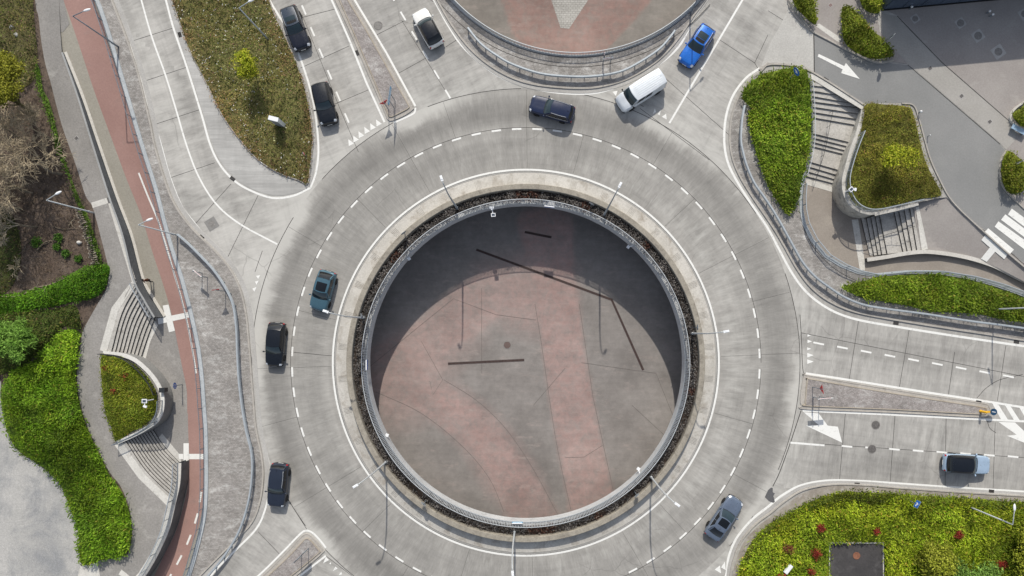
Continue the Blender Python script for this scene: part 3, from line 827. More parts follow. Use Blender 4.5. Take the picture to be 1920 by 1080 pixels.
def bed(name, poly, z0, h, cols, label, density=85, length=.34, width=.085, sm=True, soil=True, n_each=1, mound=None, seed=1, contrast=.6, kind='stuff', lean=(.1, .85), edge=None, boost=None):
    poly = smooth(poly, 5, True) if sm else np.array(poly, float)
    zf = (z0 if callable(z0) else (lambda q: np.full(len(q), float(z0))))
    cg = poly.mean(0); p = scatter(poly, density); p = p + RNG.normal(0, .07 * S, p.shape)
    d = dist_to(p, np.vstack([poly, poly[:1]])) / S
    dome = np.clip(d / .8, 0, 1) ** .6
    und = fbm(p[:, 0] / S, p[:, 1] / S, .55, seed)
    zz = zf(p) + h * (.35 + .65 * dome) * (.45 + 1.1 * und)
    w = Pa(p, zz)
    sh = 1 + contrast * (fbm(p[:, 0] / S, p[:, 1] / S, .9, seed + 3) - .5) * 2
    sh *= 1 + .55 * (vnoise(p[:, 0] / S, p[:, 1] / S, .15, seed + 8) - .5) * 2
    df = 2 * np.pi * 1.5 * vnoise(p[:, 0] / S, p[:, 1] / S, .35, seed + 2)
    cols = [tuple(np.array(c_) * (BOOST if boost is None else np.array(boost))) for c_ in cols]
    hue = fbm(p[:, 0] / S, p[:, 1] / S, .45, seed + 14)
    tint = 1 + np.clip((hue - .5) * 2.2, -1, 1)[:, None] * np.array([.16, .02, -.08])
    if edge: tint = tint * (1 + np.clip(1 - d / (edge * (.5 + hue)), 0, 1)[:, None] * np.array([.45, .02, .35]))
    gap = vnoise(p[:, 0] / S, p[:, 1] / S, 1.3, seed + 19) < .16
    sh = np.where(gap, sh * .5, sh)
    k_ = (~gap) | (RNG.uniform(0, 1, len(p)) < .35); w = w[k_]; sh = sh[k_]; tint = tint[k_]; df = df[k_]
    dead = RNG.uniform(0, 1, len(w)) < .05; tint[dead] = [1.3, .80, 1.6]
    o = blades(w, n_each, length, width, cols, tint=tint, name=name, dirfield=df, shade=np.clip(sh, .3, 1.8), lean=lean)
    tag(o, label, None, None, kind)
    if soil:
        W_, F_, V_ = fill(poly, 0, 7)
        dd = np.clip(dist_to(V_, np.vstack([poly, poly[:1]])) / S / .7, 0, 1)
        z_ = zf(V_) + .02 + h * .40 * dd * (.4 + fbm(V_[:, 0] / S, V_[:, 1] / S, .55, seed))
        m = MB(); m.add(Pa(V_, z_), F_)
        g = np.mean(np.array(cols), 0)
        so_ = m.build(name.replace('_cover', '') + '_soil', mottled('bed_floor_' + name + str(seed), tuple(g * .55), tuple(g * .85), big=1.5, var=.3, c3=tuple(g * .30), c3lo=.5, c3hi=.7, grain=.3), smooth_=True)
        struct(so_)
    return o
# dry shrubs in the planter
aa = RNG.uniform(0, 360, 11000); ra = RNG.uniform(305, 320.5, 11000)
q = np.stack([RC[0] + ra * np.cos(np.radians(aa)), RC[1] - ra * np.sin(np.radians(aa))], 1)
clump = fbm(aa / 360 * 110, ra / 30, 1.0, 4); kk = clump > .30
q = q[kk]; cl = clump[kk]; aq = aa[kk]
hz = .30 + .45 * np.clip(cl - .3, 0, .5) * 2 * RNG.uniform(.5, 1.1, len(q))
redp = vnoise(aq / 360 * 60, aq * 0, 1.0, 12)
g1 = redp < .74
o = blades(Pa(q[g1], hz[g1]), 1, .26, .085, [(.19, .175, .165), (.25, .235, .22), (.12, .11, .10), (.15, .13, .12)], name='dry_shrub_cover', lean=(.1, .8), shade=.75 + .8 * (cl[g1] - .36))
tag(o, 'dense band of leafless grey brown dwarf shrubs in the ring planter', kind='stuff')
o = blades(Pa(q[~g1], hz[~g1]), 1, .26, .085, [(.10, .045, .035), (.15, .08, .055), (.06, .03, .025), (.22, .19, .165)], name='russet_shrub_cover', lean=(.1, .8))
tag(o, 'patches of russet dwarf shrubs in the ring planter', kind='stuff')

# ---------------------------------------------------------------- guard rails
def guard_rail(pts, label, zt=.80, post_step=1.33, ext=True, width=.20, n=6):
    c = smooth(pts, n); w = Pa(c, zt); w = resample(w, .4)
    t = thing('guard_rail', label, 'guard rail', (w[0][0], w[0][1], 0), group=None)
    m = MB(); h = width / 2
    m.sweep(w, [(h * .5, zt - .33), (h, zt - .26), (h * .6, zt - .18), (h, zt - .09), (h * .7, zt), (-h * .7, zt), (-h, zt - .09), (-h * .6, zt - .18), (-h, zt - .26), (-h * .5, zt - .33)])
    m.build('rail_beam', M_STEEL, t, smooth_=False, world=True)
    L = w[:, :2]; pp = resample(w, post_step)
    m = MB(); m.box((0, 0, (zt - .06) / 2), (.07, .10, zt - .06)); m.box((0, 0, .012), (.2, .2, .02))
    proto = m.build('post', M_STEELD, t)
    for i, q in enumerate(pp[::1]):
        o = proto if i == 0 else proto.copy()
        if i: COL.objects.link(o); o.parent = t
        d = pp[min(i + 1, len(pp) - 1)] - pp[max(i - 1, 0)]
        o.location = (q[0] - w[0][0], q[1] - w[0][1], 0); o.rotation_euler = (0, 0, math.atan2(d[1], d[0]))
    return t
GR_N = [(877, 51), (890, 68), (905, 84), (930, 102), (960, 119), (1010, 136), (1060, 142), (1110, 142), (1160, 134), (1197, 117), (1235, 92), (1254, 72), (1266, 56)]
GR_E = [(1397, 197), (1392, 225), (1390, 262), (1394, 285), (1401, 310), (1415, 342), (1438, 375), (1460, 410), (1485, 455), (1505, 490), (1528, 517), (1557, 539), (1585, 557), (1620, 571), (1665, 579), (1740, 589), (1815, 601), (1877, 609), (1920, 615), (2010, 628)]
GR_W = [(331, 439), (350, 455), (375, 480), (400, 507), (422, 540), (436, 572), (442, 615), (444, 665), (447, 715), (453, 765), (461, 810), (470, 847), (472, 885), (466, 935), (450, 990), (425, 1035), (398, 1070), (365, 1105)]
guard_rail(GR_N, 'galvanised guard rail curving along the cobbled apron of the north plaza')
guard_rail(GR_E, 'long galvanised guard rail curving from the north east road to the east road')
guard_rail(GR_W, 'galvanised guard rail snaking down the wide cobbled verge on the left')
# kerbs
def kerb(pts, z=.13, w=.16, mat=None, n=6, closed=False, sm=True, flip=1):
    c = smooth(pts, n, closed) if sm else np.array(pts, float)
    Wp = Pa(c, 0); m = MB(); m.sweep(Wp, [(-w / 2, 0), (-w / 2 + .02, z), (w / 2 - .02, z), (w / 2, 0)], closed=closed)
    return struct(m.build('kerb', mat or M_KERB))
K_N = [(800, -40), (820, 0), (847, 47), (880, 90), (917, 122), (960, 146), (1010, 160), (1085, 166), (1135, 161), (1185, 144), (1235, 112), (1272, 72), (1302, 27), (1322, 0), (1345, -40)]
struct(sheet('cobbled_verge', M_COB, np.vstack([smooth(K_N, 6), circ(NC, 312, -32, -150, 60)]), .10, 14))
kerb(K_N, .13, .22); kerb([(x - 0, y + (5 if 860 < x < 1280 else 2)) for x, y in K_N], .03, .5, mottled('kerb_gutter', (.38, .37, .35), (.46, .45, .43)))
struct(sheet('cobble_course', M_JOINT, np.vstack([circ(NC, 329, -40, -140, 80), circ(NC, 330.2, -140, -40, 80)]), .106))
K_E = [(1440, 118), (1424, 136), (1404, 152), (1384, 182), (1371, 222), (1368, 265), (1374, 300), (1388, 333), (1414, 375), (1448, 425), (1470, 462), (1492, 501), (1515, 533), (1542, 557), (1577, 576), (1620, 589), (1692, 602), (1767, 614), (1866, 629), (1920, 638), (2060, 657)]
VERGE_E = np.vstack([smooth(K_E, 6), [(2060, 600), (1920, 612), (1840, 594), (1760, 588), (1700, 576), (1600, 556), (1640, 518)], [(1608, 512), (1578, 500), (1548, 482), (1523, 451), (1508, 420), (1503, 395), (1503, 372), (1505, 350), (1480, 404), (1440, 350), (1412, 262), (1403, 215), (1405, 198), (1390, 185)]])
struct(sheet('cobbled_verge', M_COB, VERGE_E, .10, 14)); kerb(K_E, .13, .20)
struct(stripe([(1501, 408), (1512, 440), (1530, 470), (1560, 500), (1590, 519), (1625, 534)], .05, .106, name='cobble_course', mat=M_JOINT))
K_W = [(195, -40), (210, 0), (237, 70), (260, 140), (282, 230), (290, 270), (312, 345), (332, 390), (362, 430), (400, 467), (430, 502), (450, 540), (462, 590), (468, 652), (474, 730), (480, 800), (490, 850), (494, 890), (488, 940), (472, 980), (436, 1018), (396, 1058), (360, 1095)]
cop = COPING[(COPING[:, 1] > -60) & (COPING[:, 1] < 1100)]
struct(sheet('cobbled_verge', M_COB, np.vstack([smooth(K_W, 6), cop[::-1]]), .10, 14)); kerb(K_W, .13, .2)
kerb([(x + 7, y - 1) for x, y in K_W], .02, .5, mottled('kerb_gutter', (.38, .37, .35), (.46, .45, .43)))
# ---------------------------------------------------------------- splitter islands
def island(outer, inner, label_mat=M_COBP, n=4):
    o_ = smooth(outer, n, True); i_ = smooth(inner, n, True)
    struct(sheet('splitter_island', M_KERB, o_, .07, None)); 
    kerb(outer, .10, .12, M_KERB, n, True)
    kerb(inner, .17, .12, M_KERBT, n, True)
    struct(sheet('cobbled_island', label_mat, i_, .14, 14))
island([(607, -60), (629, 0), (656, 57), (690, 137), (709, 180), (723, 213), (727, 223), (735, 226), (757, 217), (773, 206), (774, 198), (752, 158), (722, 104), (690, 48), (660, 0), (630, -60)],
       [(612, -60), (637, 0), (664, 62), (698, 142), (716, 185), (727, 212), (731, 219), (738, 218), (754, 210), (766, 203), (765, 196), (743, 158), (713, 104), (681, 48), (652, 0), (622, -60)])
island([(1507, 706), (1514, 704), (1615, 721), (1740, 741), (1840, 756), (1853, 762), (1855, 772), (1846, 781), (1815, 781), (1665, 773), (1512, 767), (1503, 760), (1501, 745)],
       [(1513, 713), (1519, 711), (1615, 728), (1740, 748), (1838, 763), (1848, 768), (1848, 774), (1842, 776), (1815, 775), (1665, 767), (1516, 761), (1510, 757), (1510, 745)])
island([(440, 1125), (488, 1084), (532, 1042), (563, 1009), (574, 1001), (584, 1005), (597, 1019), (606, 1031), (604, 1037), (560, 1075), (520, 1105)],
       [(455, 1125), (494, 1088), (540, 1045), (568, 1015), (575, 1009), (582, 1012), (594, 1025), (600, 1033), (597, 1037), (555, 1072), (515, 1100)])
# meadow island between the two north-western roads
ISL = [(300, -60), (322, -2), (337, 40), (352, 85), (370, 122), (392, 165), (417, 216), (447, 258), (482, 298), (522, 324), (560, 338), (577, 345), (582, 318), (586, 280), (586, 245), (580, 200), (569, 155), (553, 110), (533, 65), (513, 22), (500, -15), (485, -60)]
isl_s = smooth(ISL, 4, True)
struct(sheet('island_margin', road_mat('margin_brushed', (.40, .395, .38), 2, 1.2), smooth([(303, -40), (314, 0), (329, 55), (353, 125), (381, 213), (396, 265), (414, 303), (438, 331), (466, 351), (510, 366), (550, 363), (580, 349), (588, 322), (592, 285), (589, 235), (580, 182), (562, 122), (540, 67), (516, 25), (500, -5), (488, -40)], 4, True), .02, 14))
im = [o for o in COL.objects if o.name.startswith('island_margin')][0]
vv = np.array([v.co[:] for v in im.data.vertices]); attr(im, 'tone', np.ones(len(vv)) * 1.03); attr(im, 'flow', np.stack([vv[:, 1] * 1.5, vv[:, 0] * .4, vv[:, 2] * 0], 1), 'FLOAT_VECTOR')
kerb(ISL, .14, .13, M_KERB, 4, True)
# ================================================================ LEFT: SUNKEN CYCLE PATH, STEPS, BEDS, WOOD
def zl(q):
    y = q[:, 1] if np.ndim(q) == 2 else q
    return np.interp(y, [-200, 0, 100, 250, 450, 600, 800, 1080, 1240], [-.33, -.45, -.65, -1.3, -2.2, -2.7, -2.85, -2.6, -2.4])
def zu(q):
    y = q[:, 1] if np.ndim(q) == 2 else q
    return np.interp(y, [-200, 100, 300, 550, 650, 850, 1080, 1240], [-.27, -.50, -.80, -1.22, -1.25, -1.2, -.95, -.85])
def zsheet(name, mat, poly, zf, step=14, kind='structure', smooth_n=0, off=0.0):
    poly = smooth(poly, smooth_n, True) if smooth_n else np.array(poly, float)
    o = sheet(name, mat, poly, (lambda q: zf(q) + off), step); o['kind'] = kind; return o
WALL1 = smooth([(116, 98), (145, 180), (173, 270), (204, 368), (229, 440), (250, 524), (270, 563), (289, 595)], 6)
BEDW = smooth([(190, 662), (222, 665), (246, 673), (268, 690), (288, 713), (300, 738), (301, 765), (292, 787), (275, 801), (250, 815), (217, 830)], 5)
LWALL2 = smooth([(336, 868), (334, 905), (325, 945), (314, 990), (296, 1032), (276, 1068), (245, 1115), (205, 1190)], 5)
UPPER_R = np.vstack([[(106, -160), (100, 60)], WALL1[WALL1[:, 1] <= 526], [(250, 528), (222, 582), (202, 660)], BEDW[2:], [(232, 832), (272, 890), (325, 942)], LWALL2[LWALL2[:, 1] > 945]])
# lower sheet first (olive asphalt), then red lane, then upper terrain
LOW = np.vstack([[(60, -160), (60, 60)], UPPER_R[2:] - [22, 0]])
cop_out = COPING[::-1] + [40, 0]
zsheet('path', M_OLIVE, np.vstack([LOW, cop_out]), zl)
zsheet('path', M_GREYP, [(300, 575), (322, 590), (332, 640), (342, 690), (350, 720), (352, 765), (353, 812), (355, 872), (343, 868), (336, 866), (308, 836), (283, 800), (301, 775), (304, 742), (288, 708), (262, 682), (262, 668), (278, 632), (292, 600)], zl, off=.006)
REDL = smooth([(100, -60), (119, 0), (140, 60), (160, 120), (180, 180), (213, 270), (237, 335), (265, 405), (285, 470), (308, 540), (322, 590), (332, 640), (342, 690), (350, 730), (351, 765), (353, 810), (355, 872), (350, 922), (332, 990), (307, 1042), (288, 1082), (240, 1170)], 4)
REDR = smooth([(150, -160), (176, 0), (192, 40), (202, 80), (222, 140), (262, 270), (290, 365), (303, 410), (321, 465), (335, 512), (345, 545), (356, 592), (368, 645), (377, 700), (381, 760), (382, 810), (383, 885), (382, 935), (372, 988), (357, 1032), (341, 1082), (300, 1170)], 4)
zsheet('cycle_lane', M_RED, np.vstack([REDL, REDR[::-1]]), zl, off=.010)
# white markings on the cycle path
def pl(polys, off=.018, zf=zl):
    for p in polys: zsheet('road_marking', M_WHITE, p, zf, None, off=off)
def zstripe(pts, w, zf, off, name='road_marking', mat=None, n=5):
    c = smooth(pts, n); z = zf(c) + off; Wp = Pa(c, z); m = MB(); m.sweep(Wp, [(w / 2, z), (-w / 2, z)]); return struct(m.build(name, mat or M_WHITE))
zstripe([(260, 324), (277, 367), (295, 410), (310, 455), (325, 508), (336, 545), (348, 592), (358, 640), (368, 700)], .17, zl, .018)
pl([[(296, 597), (354, 585), (356, 595), (297, 608)], [(305, 573), (316, 571), (328, 620), (317, 623)]], .022)
pl([[(344, 831), (354, 831), (354, 882), (344, 882)], [(335, 851), (343.5, 851), (343.5, 861), (336, 861)], [(354.5, 851), (382, 851), (382, 861), (354.5, 861)]], .020)
for (x, y), a_ in zip(((376, 932), (368, 972), (354, 1012), (336, 1050), (316, 1085)), (80, 74, 68, 62, 58)):
    dx, dy = math.cos(math.radians(a_)) * 10, math.sin(math.radians(a_)) * 10
    pl([[(x + dx * 1 - dy * .18, y - dy - dx * .18), (x + dx + dy * .18, y - dy + dx * .18), (x - dx + dy * .18, y + dy + dx * .18), (x - dx - dy * .18, y + dy - dx * .18)]], .02)
# upper ground (soil), then path
UP = np.vstack([[(-200, -160)], UPPER_R, [(-200, 1240)]])
zsheet('woodland_floor', M_SOIL, UP, zu)
PATHL = smooth([(55, -160), (66, 0), (72, 30), (77, 75), (85, 120), (95, 155), (105, 195), (116, 235), (128, 270), (143, 312), (160, 366), (172, 385), (180, 410), (189, 445), (198, 480), (204, 510), (200, 540), (183, 570), (166, 600), (155, 622), (150, 655), (145, 690),
                (145, 722), (151, 757), (160, 790), (169, 812), (185, 845), (205, 885), (225, 910), (239, 942), (246, 972), (248, 1002), (243, 1030), (232, 1050), (205, 1085), (170, 1180)], 4)
zsheet('path', M_GREYP, np.vstack([PATHL, UPPER_R[::-1][:-2], [(116, 97), (113, 60), (104, -160)]]), zu, off=.012)
# olive strip that joins level with the upper path near the top
zsheet('path', M_GREYP, [(60, -160), (116, -160), (119, 0), (130, 45), (118, 60), (80, 60), (66, 0)], zl, off=.02)
# pale slabs in the upper path
M_SLAB = mottled('pale_slab', (.55, .535, .495), (.64, .625, .585), big=.8, c3=(.33, .31, .28))
def slab(poly, zf=zu, off=.02): zsheet('paving_strip', M_SLAB, poly, zf, None, off=off)
slab([(171, 380), (200, 371), (203, 381), (174, 390)])
zsheet('paving_strip', mottled('dark_slab', (.12, .12, .12), (.17, .165, .16)), [(200, 371), (207, 369), (209, 379), (203, 381)], zu, None, off=.021)
slab([(203, 382), (209, 380), (254, 523), (248, 530)], off=.022)
slab([(240, 536), (250, 525), (256, 528), (246, 545), (222, 582), (200, 660), (187, 657), (209, 577)])
slab([(215, 835), (225, 827), (232, 832), (272, 890), (325, 940), (322, 950), (315, 950), (260, 897)])
slab([(315, 950), (323, 950), (313, 988), (295, 1030), (274, 1068), (258, 1092), (244, 1092), (260, 1074), (284, 1036), (302, 996)])
slab([(287, 597), (296, 610), (282, 640), (273, 673), (264, 668), (275, 632)], zl, .016)
slab([(304, 813), (336, 851), (340, 866), (333, 868), (306, 838), (296, 822)], zl, .016)
# --- retaining wall beside the upper path
def retaining(pts, zt_f, zb_f, label, th=.28, cop=.10, mat=None, copmat=None, side=1, world_loc=None, mid=None):
    """wall swept along pts (survey, on its top edge); face on the left if side=1"""
    c = np.asarray(pts, float); zt = zt_f(c); zb = zb_f(c)
    w = Pa(c, zt)
    t = thing('retaining_wall', label, 'wall', (w[0][0], w[0][1], float(zb[0])))
    m = MB(); h = th / 2
    m.sweep(w, [(h, zb), (h, zt - cop), (-h, zt - cop), (-h, zb)]); m.build('wall_face', mat or M_WALLG, t, world=True)
    m = MB(); h += .03
    m.sweep(w, [(h, zt - cop), (h, zt), (-h, zt), (-h, zt - cop)]); m.build('coping', copmat or M_CONC, t, world=True)
    return t, w
def rail_fence(pts, zf, label, h=1.0, sp=.14, mat=None, post_sp=2.0, hand=.035, name='railing', bar_w=.035):
    c = np.asarray(pts, float); z = zf(c); w = Pa(c, z)
    ww = resample(w, .25)
    t = thing(name, label, 'railing', tuple(ww[0]))
    mt = mat or M_STEEL
    zt = ww[:, 2] + h
    m = MB(); r = hand; m.sweep(ww, [(r, zt - r), (r, zt + r), (-r, zt + r), (-r, zt - r), (r, zt - r)]); m.build('handrail', mt, t, world=True)
    m = MB(); zt = ww[:, 2] + .10; m.sweep(ww, [(.02, zt - .02), (.02, zt + .02), (-.02, zt + .02), (-.02, zt - .02), (.02, zt - .02)]); m.build('bottom_rail', mt, t, world=True)
    b = resample(ww, sp); m = MB()
    d = np.gradient(b[:, :2], axis=0)
    for q, dd in zip(b, d): m.box((q[0], q[1], q[2] + .1 + (h - .1) / 2), (bar_w, .018, h - .12), math.atan2(dd[1], dd[0]) + math.pi / 2)
    m.build('bar_infill', mt, t, world=True)
    pp = resample(ww, post_sp); m = MB(); m.box((0, 0, h / 2), (.06, .06, h)); proto = m.build('post', mt, t)
    for i, q in enumerate(pp):
        o = proto if i == 0 else proto.copy()
        if i: COL.objects.link(o); o.parent = t
        o.location = (q[0] - ww[0][0], q[1] - ww[0][1], q[2] - ww[0][2])
    return t
M_WALLG = mottled('retaining_concrete', (.15, .16, .165), (.22, .23, .235), big=.5, c3=(.10, .105, .11), c3lo=.5, c3hi=.75)
retaining(WALL1, lambda q: zu(q) + .10 + .12 * np.clip((q[:, 1] - 98) / 90, 0, 1), lambda q: zl(q) - .05, 'long dark retaining wall between the upper grey path and the lower olive path', th=.12, cop=.05, copmat=mottled('thin_coping', (.30, .31, .31), (.38, .385, .385)), mat=mottled('dark_wall', (.09, .10, .11), (.15, .16, .17), big=.5, c3=(.06, .065, .07)))
zW = zl
c = WALL1 + [0, 0]; zt = zu(c) + .1 + .12 * np.clip((c[:, 1] - 98) / 90, 0, 1); w = Pa(c, zt)
m = MB(); zb_ = zl(c); m.sweep(w, [(.40, zb_ + .02), (.38, zb_ + .10), (.12, zb_ + .11)]); struct(m.build('plinth_kerb', mottled('plinth_pale', (.60, .575, .52), (.68, .65, .59))))
rail_fence(WALL1[WALL1[:, 1] > 524], lambda q: zu(q) + .2 - np.clip((q[:, 1] - 524) / 71, 0, 1) * .3, 'blue grey bar railing on the wall beside the upper flight of steps', .95)
# coping and railing along the cobbled verge
cw_ = COPING[(COPING[:, 1] > -70)]
t, w = retaining(cw_ - [4, 0], lambda q: q[:, 1] * 0 + .22, lambda q: zl(q) - .05, 'long retaining wall with pale coping between cobbled verge and red cycle lane', th=.34, cop=.12, copmat=mottled('coping_bluegrey', (.40, .43, .45), (.47, .50, .52), big=.5, c3=(.33, .35, .36)))
rail_fence(cw_[::1] - [7, 0], lambda q: q[:, 1] * 0 + .2, 'slim steel railing on the coping above the red cycle lane', .85, sp=.2, mat=M_STEELD, bar_w=.02, hand=.025)
# flights of steps: interpolate between the top and bottom edges
M_STEP = mottled('step_concrete', (.40, .385, .355), (.52, .50, .465), big=.7, var=.2, c3=(.20, .185, .165), c3lo=.55, c3hi=.75)
M_RISER = mottled('step_riser_shade', (.035, .032, .03), (.065, .06, .055))  # shade on the unlit risers is put into this dark colour
def flight(top, bot, n, zt, zb, label, taper=None, mats=None):
    top = resample(smooth(top, 5), 6.0) if len(top) > 2 else resample(np.array(top, float), 6.0)
    k = 24
    def rs(a): 
        a = smooth(a, 6) if len(a) > 2 else np.array(a, float)
        d = np.r_[0, np.cumsum(np.hypot(*np.diff(a, axis=0).T))]; s_ = np.linspace(0, d[-1], k)
        return np.stack([np.interp(s_, d, a[:, 0]), np.interp(s_, d, a[:, 1])], 1)
    A = rs(top); Bm = rs(bot)
    z = lambda t_: zt + (zb - zt) * t_
    t0 = P(*A[0], zt)
    t = thing('steps', label, 'steps', (t0[0], t0[1], zb))
    for i in range(n):
        f0, f1 = i / n, (i + 1) / n
        z0 = zt + (zb - zt) * (i / n); z1 = zt + (zb - zt) * ((i + 1) / n)
        a = Pa(A * (1 - f0) + Bm * f0, z0); b = Pa(A * (1 - f1) + Bm * f1, z0)
        m = MB(); V = []
        for u in range(k): V += [a[u], b[u], (b[u][0], b[u][1], z1 - .02)]
        fs = []
        for u in range(k - 1): fs += [(3 * u, 3 * u + 1, 3 * u + 4, 3 * u + 3), (3 * u + 1, 3 * u + 2, 3 * u + 5, 3 * u + 4)]
        m.add(V, fs)
        # riser faces take the dark riser colour, painted shade below each tread
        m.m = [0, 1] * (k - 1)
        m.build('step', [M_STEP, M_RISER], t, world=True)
    return t
flight([(252, 527), (222, 582), (201, 660)], [(289, 598), (277, 630), (264, 669)], 9, -1.22, -2.70, 'fan shaped concrete steps with dark risers beside the railing on the left')
flight([(231, 831), (272, 890), (325, 941)], [(283, 801), (308, 838), (337, 868)], 11, -1.16, -2.83, 'second fan shaped flight of many narrow steps below the round planted bed')
# round planted bed with its white-topped wall
BEDP = np.vstack([[(188, 664), (190, 720), (196, 775), (207, 803), (217, 829)], BEDW[::-1][:-1]])
zbed = lambda q: zu(q) + .05
retaining(BEDW + [3, 0], lambda q: zu(q) + .20, lambda q: zl(q) - .05, 'curved retaining wall with bright white coping round the small planted bed on the left', th=.34, mat=mottled('bed_wall', (.22, .22, .215), (.30, .30, .29)), copmat=mottled('white_coping', (.62, .61, .58), (.72, .71, .68), c3=(.4, .39, .37)))
rail_fence((BEDW - [5, -1])[1:26], lambda q: zu(q) + .1, 'dark mesh railing round the upper half of the small planted bed', .8, mat=M_DARK, sp=.12)
rail_fence((BEDW + [3, 2])[27:], lambda q: zu(q) + .2, 'blue grey railing along the lower edge of the small planted bed', 1.0, mat=M_STEELD, sp=.12)
m = MB(); x, y, z = P(307, 731, -1.0); m.box((x, y, z), (.5, .42, .7)); m.box((x, y, z + .37), (.56, .48, .05)); tag(m.build('control_cabinet', plain('cabinet_dark', (.03, .033, .036), .4)), 'small black cabinet on the white coping of the round bed', 'cabinet')
retaining(LWALL2, lambda q: zu(q) + .12, lambda q: zl(q) - .05, 'curving retaining wall between the grey path and the red cycle lane at lower left', th=.36)
rail_fence(LWALL2 - [2, 0], lambda q: zu(q) + .1, 'galvanised bar railing on the curving wall at lower left', 1.05, sp=.13)
# pale gravel court at lower left
zsheet('gravel_court', mottled('pale_gravel', (.36, .355, .34), (.48, .47, .45), big=.10, var=.16, c3=(.27, .275, .28), c3lo=.46, c3hi=.64, c3sc=.22, grain=.35), smooth([(-200, 640), (-20, 690), (2, 745), (8, 790), (22, 830), (42, 852), (70, 870), (108, 902), (133, 957), (147, 1000), (150, 1045), (152, 1070), (140, 1200), (-200, 1240)], 4, True), zu, off=.02)
slab([(150, 1060), (182, 1055), (192, 1100), (142, 1100)], off=.03); slab([(222, 1077), (228, 1068), (243, 1080), (238, 1086)], off=.03)
zsheet('path', M_GREYP, [(182, 1052), (235, 1040), (228, 1090), (190, 1100)], zu, off=.024)
# planted beds, left
zu1 = lambda q: zu(q) + .03
bed('ground_cover', [(100, 640), (125, 618), (150, 624), (146, 660), (143, 690), (143, 722), (149, 757), (158, 790), (168, 815), (184, 847), (203, 887), (223, 913), (238, 945), (245, 975), (247, 1003), (241, 1030), (228, 1044), (192, 1050), (153, 1057), (149, 1020), (146, 995), (133, 955), (108, 900), (70, 868), (42, 850), (22, 828), (8, 788), (2, 740), (20, 700), (60, 680)], zu1, .75,
    [(.09, .20, .010), (.12, .24, .016), (.15, .27, .025), (.065, .14, .010), (.10, .20, .014)], 'bright green arching ground cover filling the big bed left of the curved path', density=120, length=.40, width=.09, seed=2)
bed('ground_cover', [(45, 548), (90, 535), (130, 515), (160, 500), (203, 497), (202, 525), (192, 547), (172, 560), (140, 565), (100, 575), (60, 580), (20, 590), (0, 600), (-30, 560)], zu1, .55,
    [(.07, .17, .012), (.10, .21, .018), (.05, .11, .012)], 'green ground cover above the sandy gap beside the curved path', density=110, length=.34, seed=4, boost=(1.25, 1.3, .8))  # low boost: shadow over this bed is put into the leaf colour
bed('ground_cover', [(-40, 600), (30, 585), (100, 580), (140, 572), (150, 600), (150, 618), (120, 612), (95, 640), (50, 680), (10, 700), (-40, 700)], zu1, .6,
    [(.05, .09, .015), (.07, .12, .02), (.09, .10, .03), (.035, .06, .012)], 'darker patchy undergrowth between the two green beds on the left', density=80, length=.3, seed=5)
bed('ivy_cover', [(62, 110), (74, 128), (80, 165), (92, 190), (103, 230), (113, 270), (128, 318), (148, 370), (165, 405), (177, 440), (186, 470), (192, 496), (182, 496), (172, 460), (160, 420), (150, 392), (138, 360), (120, 310), (104, 270), (94, 230), (82, 195), (70, 160)], zu1, .35,
    [(.07, .16, .015), (.11, .22, .03), (.045, .10, .012)], 'narrow strip of ivy growing along the left edge of the grey path', density=90, length=.24, seed=6)
bed('ground_cover', [(-30, -40), (58, -40), (62, 10), (66, 60), (70, 105), (62, 150), (30, 170), (-30, 175)], zu1, .4, [(.10, .12, .03), (.13, .13, .045), (.16, .13, .07), (.07, .09, .025), (.15, .12, .08)], 'rough grass and weeds at the top left corner', density=55, length=.24, seed=7, contrast=1.0, boost=(1.4, 1.35, 1.1))
bed('ground_cover', [(-30, 380), (20, 400), (40, 470), (20, 540), (-30, 545)], zu1, .3, [(.04, .07, .015), (.06, .09, .02), (.05, .04, .02)], 'dark shaded weeds at the left edge of the wood', density=35, length=.22, seed=8)
bed('ground_cover', [(190, 668), (191, 720), (197, 772), (208, 800), (219, 826), (245, 811), (272, 796), (288, 780), (294, 760), (293, 738), (280, 712), (262, 692), (240, 677), (215, 669)], lambda q: zu(q) + .05, .45,
    [(.13, .19, .015), (.18, .24, .03), (.09, .14, .012), (.15, .19, .02)], 'yellow green ground cover in the small walled bed beside the steps', density=150, length=.26, width=.07, seed=9)
# litter on the woodland floor
p = scatter([(0, 0), (60, 0), (80, 160), (120, 280), (170, 400), (195, 500), (120, 530), (0, 560)], 22)
o = blades(Pa(p, zu(p) + .03), 2, .20, .035, [(.20, .15, .10), (.13, .09, .06), (.26, .21, .15), (.07, .05, .035)], name='leaf_litter', lean=(0, .15), curl=.05); tag(o, 'brown leaf litter and twigs on the woodland floor', kind='stuff')
# palisade of short split stakes along the slope
pal = resample(Pa(smooth([(152, 396), (163, 425), (174, 460), (184, 495)], 5), -1.0), .22)
t = thing('palisade', 'row of short split timber stakes holding the slope beside the grey path', 'fence', tuple(pal[0]))
M_TIMB = mottled('weathered_timber', (.22, .19, .15), (.32, .28, .23), big=3, var=.3)
m = MB(); m.box((0, 0, .22), (.55, .11, .12), .2, tilt=-.25); m.box((-.24, 0, .3), (.12, .12, .7), .2); proto = m.build('stake', M_TIMB, t)
for i, q in enumerate(pal):
    o = proto if i == 0 else proto.copy()
    if i: COL.objects.link(o); o.parent = t
    o.location = tuple(np.array(q) - pal[0]); o.rotation_euler = (0, 0, random.uniform(-.25, .25)); o.scale = (random.uniform(.7, 1.2),) * 3
M_BARK = mottled('bark', (.12, .095, .07), (.21, .175, .13), big=2, var=.3, c3=(.10, .12, .03), c3lo=.55, c3hi=.75)
M_BRANCH = mottled('pale_branch', (.26, .22, .16), (.36, .31, .23), big=2, var=.25)
